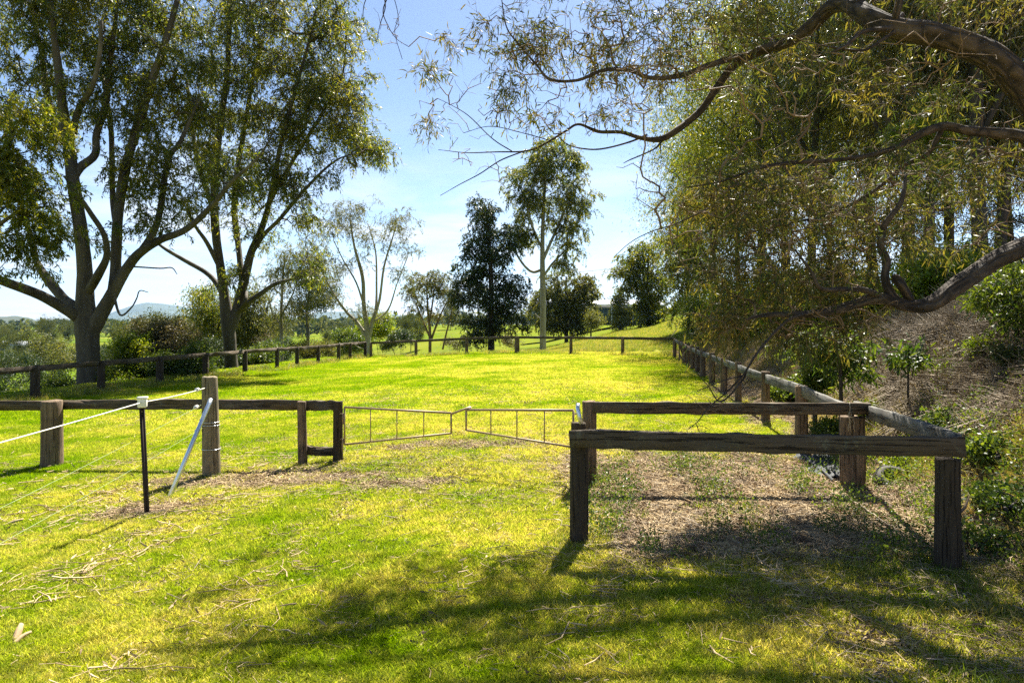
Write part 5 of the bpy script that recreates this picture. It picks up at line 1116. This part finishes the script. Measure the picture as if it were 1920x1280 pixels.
def leaf_clump(name, n, rad, ln, wd_, m, seed, z=.02, up=0.15):
    r_ = np.random.default_rng(seed); c = np.stack([r_.normal(0, rad, n), r_.normal(0, rad, n), r_.uniform(0.002, z, n)], -1)
    d = r_.normal(size=(n, 3)); d[:, 2] = np.abs(d[:, 2])*up; d /= np.linalg.norm(d, axis=1)[:, None]
    V, q, t_ = leaves_geo(c, d, ln*r_.uniform(.6, 1.3, n), wd_*r_.uniform(.7, 1.3, n), seed, True)
    o = mesh_obj(name, V, q, t_, m); C.objects.unlink(o); return o
def scatter_pts(n, y0, y1, p, keep, seed, s0=-.95, s1=.95):
    r_ = np.random.default_rng(seed)
    u = r_.random(n*3); Y = (y0**p+(y1**p-y0**p)*u)**(1/p); X = r_.uniform(s0, s1, n*3)*Y
    pr = keep(X, Y); ok = r_.random(n*3) < pr
    X, Y = X[ok][:n], Y[ok][:n]
    eps = .15; z = T(X, Y); nx = -(T(X+eps, Y)-z)/eps; ny = -(T(X, Y+eps)-z)/eps
    # tilt to the slope, then spin: euler from normal
    k = len(X); rz = r_.uniform(0, 6.28, k)
    rot = np.stack([-np.arctan(ny)*0-np.arctan(ny)*1.0, np.arctan(nx), rz*0], -1)
    steep = (np.abs(nx)+np.abs(ny)) > .12
    rot[~steep] = 0; rot[:, 2] = np.where(steep, 0, rz)
    return np.stack([X, Y, z], -1), rot, k, r_

gk = [blades('grass_tuft', 46, .07, .018, .05, .0045, M['grass'], s, .55) for s in range(4)]
def keep_lawn(X, Y): return np.clip(1-1.15*litter(X, Y), 0, 1)*(right_of(X, Y) < .1)*(outside(X, Y) < 1.2)
pts, rot, k, r_ = scatter_pts(96000, 1.8, 13, 1.35, keep_lawn, 1, -1.4, 1.1)
g1 = instancer('lawn_grass', pts, rot, r_.uniform(.7, 1.35, k)*(1+.03*pts[:, 1]), gk, r_.integers(0, 4, k), 'short sunlit grass of the near lawn', 'grass')
gk2 = [blades('grass_tuft', 50, .20, .02, .055, .010, M['grass'], s+10, .55) for s in range(3)]
pts, rot, k, r_ = scatter_pts(50000, 12, 40, 1.6, keep_lawn, 2, -1.1, .95)
instancer('paddock_grass', pts, rot, r_.uniform(.7, 1.3, k), gk2, r_.integers(0, 3, k), 'short grass over the paddock inside the rails', 'grass')
gk3 = [blades('rough_tuft', 60, .28, .08, .30, .012, M['weed_grass'], s+20, .45) for s in range(3)]
def keep_rough(X, Y):
    d = outside(X, Y); ln_ = (np.abs(X-fence_x_left(Y)) < .9)*(Y > 14)*.8+(np.abs((X+8.2)*6.5+(Y-38)*15.7) < 17*.8)*.5
    return np.clip(smooth((d-.2)/2)*(right_of(X, Y) < 6)+ln_, 0, 1)*(.5+.5*(noise2(X, Y, .3, 13) > -.3))
pts, rot, k, r_ = scatter_pts(30000, 12, 75, 1.4, keep_rough, 3, -1.3, .95)
instancer('rough_grass', pts, rot, r_.uniform(.5, 1.1, k), gk3, r_.integers(0, 3, k), 'rough tussocky grass beyond the rail fences', 'grass')
# longer green tufts lower right and round posts
gk4 = [blades('long_tuft', 40, .06, .03, .10, .006, M['weed_grass'], s+30, .5) for s in range(3)]
def keep_long(X, Y):
    n = noise2(X, Y, .8, 14)
    a = smooth((X-1.0)/1.0)*(Y < 4.7)*smooth(n*1.4+.1)
    s_ = X/Y; a = np.maximum(a, (Y > 4.4)*(Y < 8)*(right_of(X, Y) < .2)*(X > .6)*.10*(n > .1))
    for (bx0, by0) in ((-3.56, 8.05), (-2.57, 8.3), (-2.15, 8.35), (.5, 5.1), (.8, 6.9), (2.88, 4.5), (-6.2, 9.15), (3.35, 6.7)):
        a = np.maximum(a, 1.0*(np.hypot(X-bx0, Y-by0) < .22))
    a = np.maximum(a, .55*(right_of(X, Y) > .2)*(Y > 4.4)*(Y < 14)*(noise2(X, Y, .5, 15) > .25))
    return a
pts, rot, k, r_ = scatter_pts(6500, 2.8, 14, 1.2, keep_long, 4, -.85, .95)
instancer('long_grass', pts, rot, r_.uniform(.6, 1.2, k), gk4, r_.integers(0, 3, k), 'longer grass tufts by the posts and lower right edge', 'grass')
gk5 = [blades('dry_tuft', 34, .09, .06, .22, .005, M['dry_grass'], s+40, .7) for s in range(3)]
def keep_dry(X, Y): return .8*smooth((right_of(X, Y)-.1)/.6)*(Y > 2)*(right_of(X, Y) < 9)*(.25+.75*(noise2(X, Y, .55, 16) > -.1))
pts, rot, k, r_ = scatter_pts(12000, 2.5, 30, 1.0, keep_dry, 5, .1, 1.6)
instancer('dry_grass', pts, rot, r_.uniform(.6, 1.3, k), gk5, r_.integers(0, 3, k), 'straw-coloured dead grass covering the bank', 'grass')
# litter: sticks and dead leaves
lk = [sticks('stick_litter', 22, .10, .04, .20, .0026, M['straw'] if s != 1 else M['dead_twig'], s+50) for s in range(3)]+[leaf_clump('leaf_litter', 40, .08, .05, .009, M['straw'] if s != 1 else M['dead_leaf'], s+60) for s in range(3)]
def keep_lit(X, Y): return np.maximum(litter(X, Y)-.45*(Y < 4.6), .03)*(Y > 2.8)*(right_of(X, Y) < 6)
pts, rot, k, r_ = scatter_pts(26000, 3, 18, 1.15, keep_lit, 6, -.6, .98)
instancer('leaf_litter', pts, rot, r_.uniform(.6, 1.2, k), lk, r_.integers(0, 6, k), 'dead leaves and fine sticks lying in and around the pen', 'leaf litter')
# thin litter on the lawn at left
ln2 = [sticks('lawn_stick', 4, .08, .05, .24, .0042, M['straw'], s+70, .1) for s in range(3)]+[leaf_clump('lawn_leaf', 3, .1, .055, .011, M['straw'], s+80, .03) for s in range(3)]
def keep_l2(X, Y): return np.clip(.09+.8*smooth((-1.6-X)/1.5)*(Y > 4.2)*(Y < 9.5), 0, 1)*smooth(noise2(X, Y, .6, 17)*1.5+.6)*(right_of(X, Y) < 0)*(outside(X, Y) < .5)
pts, rot, k, r_ = scatter_pts(3600, 3, 16, 1.1, keep_l2, 7, -.85, .6)
pts[:, 2] += .015
instancer('lawn_litter', pts, rot, r_.uniform(.6, 1.4, k), ln2, r_.integers(0, 6, k), 'scattered dead gum leaves and bark strips on the lawn', 'leaf litter')
# grey brush heap on the slope
bk = [sticks('brush_sticks', 40, .16, .15, .55, .0040, M['dead_twig'], s+90, .45) for s in range(4)]
def keep_brush(X, Y):
    s_ = X/Y; dr = right_of(X, Y)
    return smooth((dr-.9)/.5)*(dr < 4.2)*smooth((s_-.49)/.05)*(Y > 6.4)*(Y < 11.5)
pts, rot, k, r_ = scatter_pts(2600, 6, 12, 1.0, keep_brush, 8, .4, .98)
pts[:, 2] += .03
instancer('brush_heap', pts, rot, r_.uniform(.6, 1.2, k), bk, r_.integers(0, 4, k), 'grey heap of dead brushwood covering the slope under the limb', 'brushwood')
# small leafy weeds in the pen
pk_ = [leaf_clump('pen_weed', 30, .035, .022, .009, M['shrub_leaf'], s+110, .16, 1.2) for s in range(3)]
def keep_pw(X, Y): return (X > .5)*(Y > 4.6)*(Y < 8)*(right_of(X, Y) < 1.2)*(noise2(X, Y, .9, 18) > .25)*.8+.7*(right_of(X, Y) > .1)*(right_of(X, Y) < 2.2)*(Y > 4.2)*(Y < 9)*(noise2(X, Y, .7, 19) > .1)
pts, rot, k, r_ = scatter_pts(1500, 4.3, 9, 1.0, keep_pw, 9, .05, .98)
instancer('pen_weeds', pts, rot, r_.uniform(.6, 1.6, k), pk_, r_.integers(0, 3, k), 'small leafy weeds sprouting in the pen litter', 'weeds')

# ------------------------------------------------------------------ single fallen sticks and other ground things
def stick(label, pts, r, m='straw', lift=.02, name='fallen_stick', group='fallen sticks'):
    P3 = [G(x, y) for x, y in pts]; a = np.array([list(p+Vector((0, 0, lift))) for p in P3]); c = catmull(a, 5)
    c += np.random.default_rng(len(label)).normal(0, r*.5, c.shape); rr = np.linspace(r, r*.45, len(c))
    o0 = P3[0]; V, q, t_, al = tube_geo(c, rr, 7, .12, seed=len(label))
    o = mesh_obj(name, V-np.array(o0), q, t_, M[m], smooth_=True); o.location = o0
    return tag(o, label, 'stick', group)
stick('long curved pale stick on the grass in front of the short gatepost', [(468, 938), (510, 936), (545, 932), (580, 920), (612, 912)], .012)
stick('thin brown stick in the dappled shade at the bottom', [(462, 1178), (505, 1184), (550, 1194), (595, 1201)], .009, 'dead_twig')
stick('grey stick lying across the litter beside the near pen post', [(1095, 1030), (1120, 1026), (1158, 1022)], .010, 'dead_twig')
stick('short peeling stick in front of the pen litter', [(1322, 1064), (1345, 1056), (1363, 1046)], .011)
stick('pale stick on the lawn left of the picket', [(60, 938), (110, 934), (152, 930)], .010)
stick('forked-looking pale stick further left on the lawn', [(150, 925), (162, 932), (190, 938), (238, 935)], .010)
stick('stick lying left of the brace foot', [(318, 918), (330, 905), (342, 890)], .009)
stick('short stick below the picket on bare grass', [(172, 1005), (196, 1013), (220, 1012)], .010)
stick('flat stick right of the picket foot', [(256, 1001), (275, 1000), (292, 999)], .011)
stick('long twig lying low beside the thick gap post', [(0, 876), (45, 870), (95, 862)], .011)
stick('bent stick on the litter in the middle of the pen', [(1450, 985), (1490, 968), (1540, 975), (1560, 990)], .009, 'dead_twig')
stick('long stick trailing from the lower right of the pen', [(1560, 935), (1600, 950), (1650, 985), (1690, 1010)], .010, 'dead_twig', .05)
stick('long bare pole leaning down the slope behind the silver rail', [(1745, 800), (1790, 770), (1830, 735)], .022, 'dead_twig', .08)
stick('thin bare pole lying across the slope at right', [(1770, 728), (1830, 715), (1915, 714)], .016, 'dead_twig', .06)
stick('curved grey branch lying on the brush heap', [(1800, 602), (1850, 612), (1905, 622)], .016, 'dead_twig', .14)
def chunk(label, px, py, L_, r, yaw):
    p = G(px, py); d = Vector((math.cos(yaw), math.sin(yaw), .35))*L_*.5
    a = np.array([list(-d+Vector((0, 0, .03))), list(Vector((0, 0, .035))), list(d+Vector((0, 0, .02)))]); V, q, t_, al = tube_geo(catmull(a, 4), np.linspace(r, r*.5, 9), 8, .25, seed=7)
    o = mesh_obj('bark_piece', V, q, t_, M['straw'], smooth_=True); o.location = p; return tag(o, label, 'bark', 'pieces of bark')
chunk('forked curl of pale bark at the lower left', 34, 1196, .15, .022, 2.0)
chunk('pale bark curl under the lower left sticks', 42, 1205, .10, .016, 1.3)
chunk('pale bark curl at the left edge of the lawn', 24, 985, .16, .018, .6)

# bundle of grey sticks on the bank
def bundle():
    p = G(1690, 735); r_ = np.random.default_rng(9); o0 = p
    r = empty('stick_bundle', p, 'bundle of grey sticks lying aslant on the bank slope', 'sticks')
    a0, a1 = G(1655, 762), G(1745, 690)
    for k in range(12):
        A = a0.lerp(a1, r_.uniform(0, .3))+Vector((r_.normal(0, .05), r_.normal(0, .06), .06+r_.uniform(0, .10))); B = a0.lerp(a1, r_.uniform(.7, 1))+Vector((r_.normal(0, .06), r_.normal(0, .06), .06+r_.uniform(0, .10)))
        c = catmull(np.array([list(A), list(A.lerp(B, .5)+Vector((r_.normal(0, .03), 0, r_.normal(0, .02)))), list(B)]), 4)
        V, q, t_, al = tube_geo(c, np.linspace(.014, .008, len(c)), 6, .1, seed=k); mesh_obj('stick', V-np.array(o0), q, t_, M['dead_twig'], r, True)
bundle()
# the old tyre half buried behind the pen
def tyre():
    p = G(1680, 905)+Vector((0, 0, .0)); r = empty('tyre', p, 'old grey tyre half sunk in litter behind the pen', 'tyre')
    R, w_ = .19, .07; an = np.linspace(0, 2*math.pi, 48, endpoint=False)
    prof = [(R-.07, -w_*.7), (R-.05, -w_), (R-.01, -w_*.85), (R, -w_*.4), (R, w_*.4), (R-.01, w_*.85), (R-.05, w_), (R-.07, w_*.7), (R-.062, w_*.4), (R-.03, 0), (R-.062, -w_*.4)]
    V = np.array([[(a*math.cos(t_)), (a*math.sin(t_)), z] for t_ in an for a, z in prof]); n, m = 48, len(prof)
    i = np.arange(n)[:, None]*m; i2 = ((np.arange(n)+1) % n)[:, None]*m; j = np.arange(m)[None]; j2 = (j+1) % m
    q = np.stack([i+j, i2+j, i2+j2, i+j2], -1).reshape(-1, 4)
    o = mesh_obj('casing', V, q, None, M['rubber'], r, True)
    for k in range(48):
        t_ = an[k]; v, qq = box_geo(.012, .012, w_*1.5); b = mesh_obj('tread_block', v, qq, None, M['rubber'], r) if k == 0 else None
        if k == 0: first = b
        else: b = first.copy(); C.objects.link(b); b.parent = r
        b.location = (math.cos(t_)*(R+.004), math.sin(t_)*(R+.004), 0); b.rotation_euler = (0, 0, t_)
    r.rotation_euler = (math.radians(28), math.radians(-8), .4); r.location = p+Vector((0, 0, .0))
tyre()
# black plastic sheeting by the pen corner post
def sheeting():
    c = G(1548, 880); rg = np.random.default_rng(3); n = 26
    u = np.linspace(-1, 1, n); U, W_ = np.meshgrid(u, u)
    A, B = G(1515, 862), G(1570, 905); ax = (B-A).normalized(); ay = Vector((-ax.y, ax.x, 0))
    X = U*.62; Yv = W_*.20*(1+.3*np.sin(U*5))
    Z = .025+.03*np.abs(np.sin(U*7+W_*3))+.02*np.sin(U*13-W_*5)+.012*rg.normal(size=U.shape)
    V = np.stack([c.x+ax.x*X+ay.x*Yv, c.y+ax.y*X+ay.y*Yv, 0*X], -1); V[..., 2] = T(V[..., 0], V[..., 1])+Z*(1-np.abs(W_)**6)
    i = np.arange(n-1)[:, None]*n; j = np.arange(n-1)[None]; q = np.stack([i+j, i+j+1, i+n+j+1, i+n+j], -1).reshape(-1, 4)
    o = mesh_obj('plastic_sheet', V.reshape(-1, 3)-np.array(c), q, None, M['black_plastic'], smooth_=True); o.location = c
    so_ = o.modifiers.new('s', 'SOLIDIFY'); so_.thickness = .004
    tag(o, 'crumpled black plastic sheeting beside the thick pen corner post', 'plastic')
    h = tube_simple('hose', [G(1500, 850)+Vector((0, 0, .03)), G(1520, 875)+Vector((0, 0, .05)), G(1545, 895)+Vector((0, 0, .06)), G(1562, 908)+Vector((0, 0, .04)), G(1580, 905)+Vector((0, 0, .03))], .014, M['black_plastic'])
    tag(h, 'black hose lying along the edge of the plastic sheeting', 'hose')
sheeting()
# twine knotted round the rail at the pen corner
def twine():
    o0 = P(1595, 757, 6.56); r = empty('twine', o0, 'frayed twine knotted round the rail at the pen corner post', 'twine'); rg = np.random.default_rng(4)
    tube_simple('loop', [P(1594, 755, 6.68), P(1593, 754, 6.60), P(1594, 765, 6.58), P(1593, 776, 6.60), P(1595, 778, 6.66)], .004, M['twine'], r, o0, 5)
    for k in range(5):
        x = 1593+rg.uniform(-3, 3); pts = [P(x, 772, 6.57)]; 
        for j in range(5): x += rg.uniform(-4, 5); pts.append(P(x, 778+j*8*rg.uniform(.5, 1), 6.57))
        tube_simple('strand', pts, .002, M['twine'], r, o0, 4)
twine()
tube_twig = tube_simple('fallen_branch', [G(1812, 1060)+Vector((0, 0, .02)), G(1800, 1020)+Vector((0, 0, .12)), P(1794, 990, 4.6), P(1795, 965, 4.65), P(1810, 950, 4.7), P(1817, 930, 4.75)], [.010, .010, .010, .011, .009, .005], M['twig'])
tag(tube_twig, 'crooked bare branch propped behind the tall end post', 'branch')

# ------------------------------------------------------------------ haze
HZ = 2.2e-5
hv, hq = box_geo(24600, 24600, 560, (0, 0, 0))
hz_ = mesh_obj('haze', hv, hq); hz_.location = (0, 0, 560/2-20); tag(hz_, 'thin bluish air haze over the whole valley', 'haze', kind='stuff')
m = bpy.data.materials.new('haze_air'); m.use_nodes = True; t = m.node_tree; t.nodes.clear()
vp = t.nodes.new('ShaderNodeVolumePrincipled'); vp.inputs['Color'].default_value = (0.24, 0.48, 0.90, 1); vp.inputs['Density'].default_value = 3.4e-5; vp.inputs['Anisotropy'].default_value = 0.3
mo = t.nodes.new('ShaderNodeOutputMaterial'); t.links.new(vp.outputs[0], mo.inputs['Volume']); hz_.data.materials.append(m)
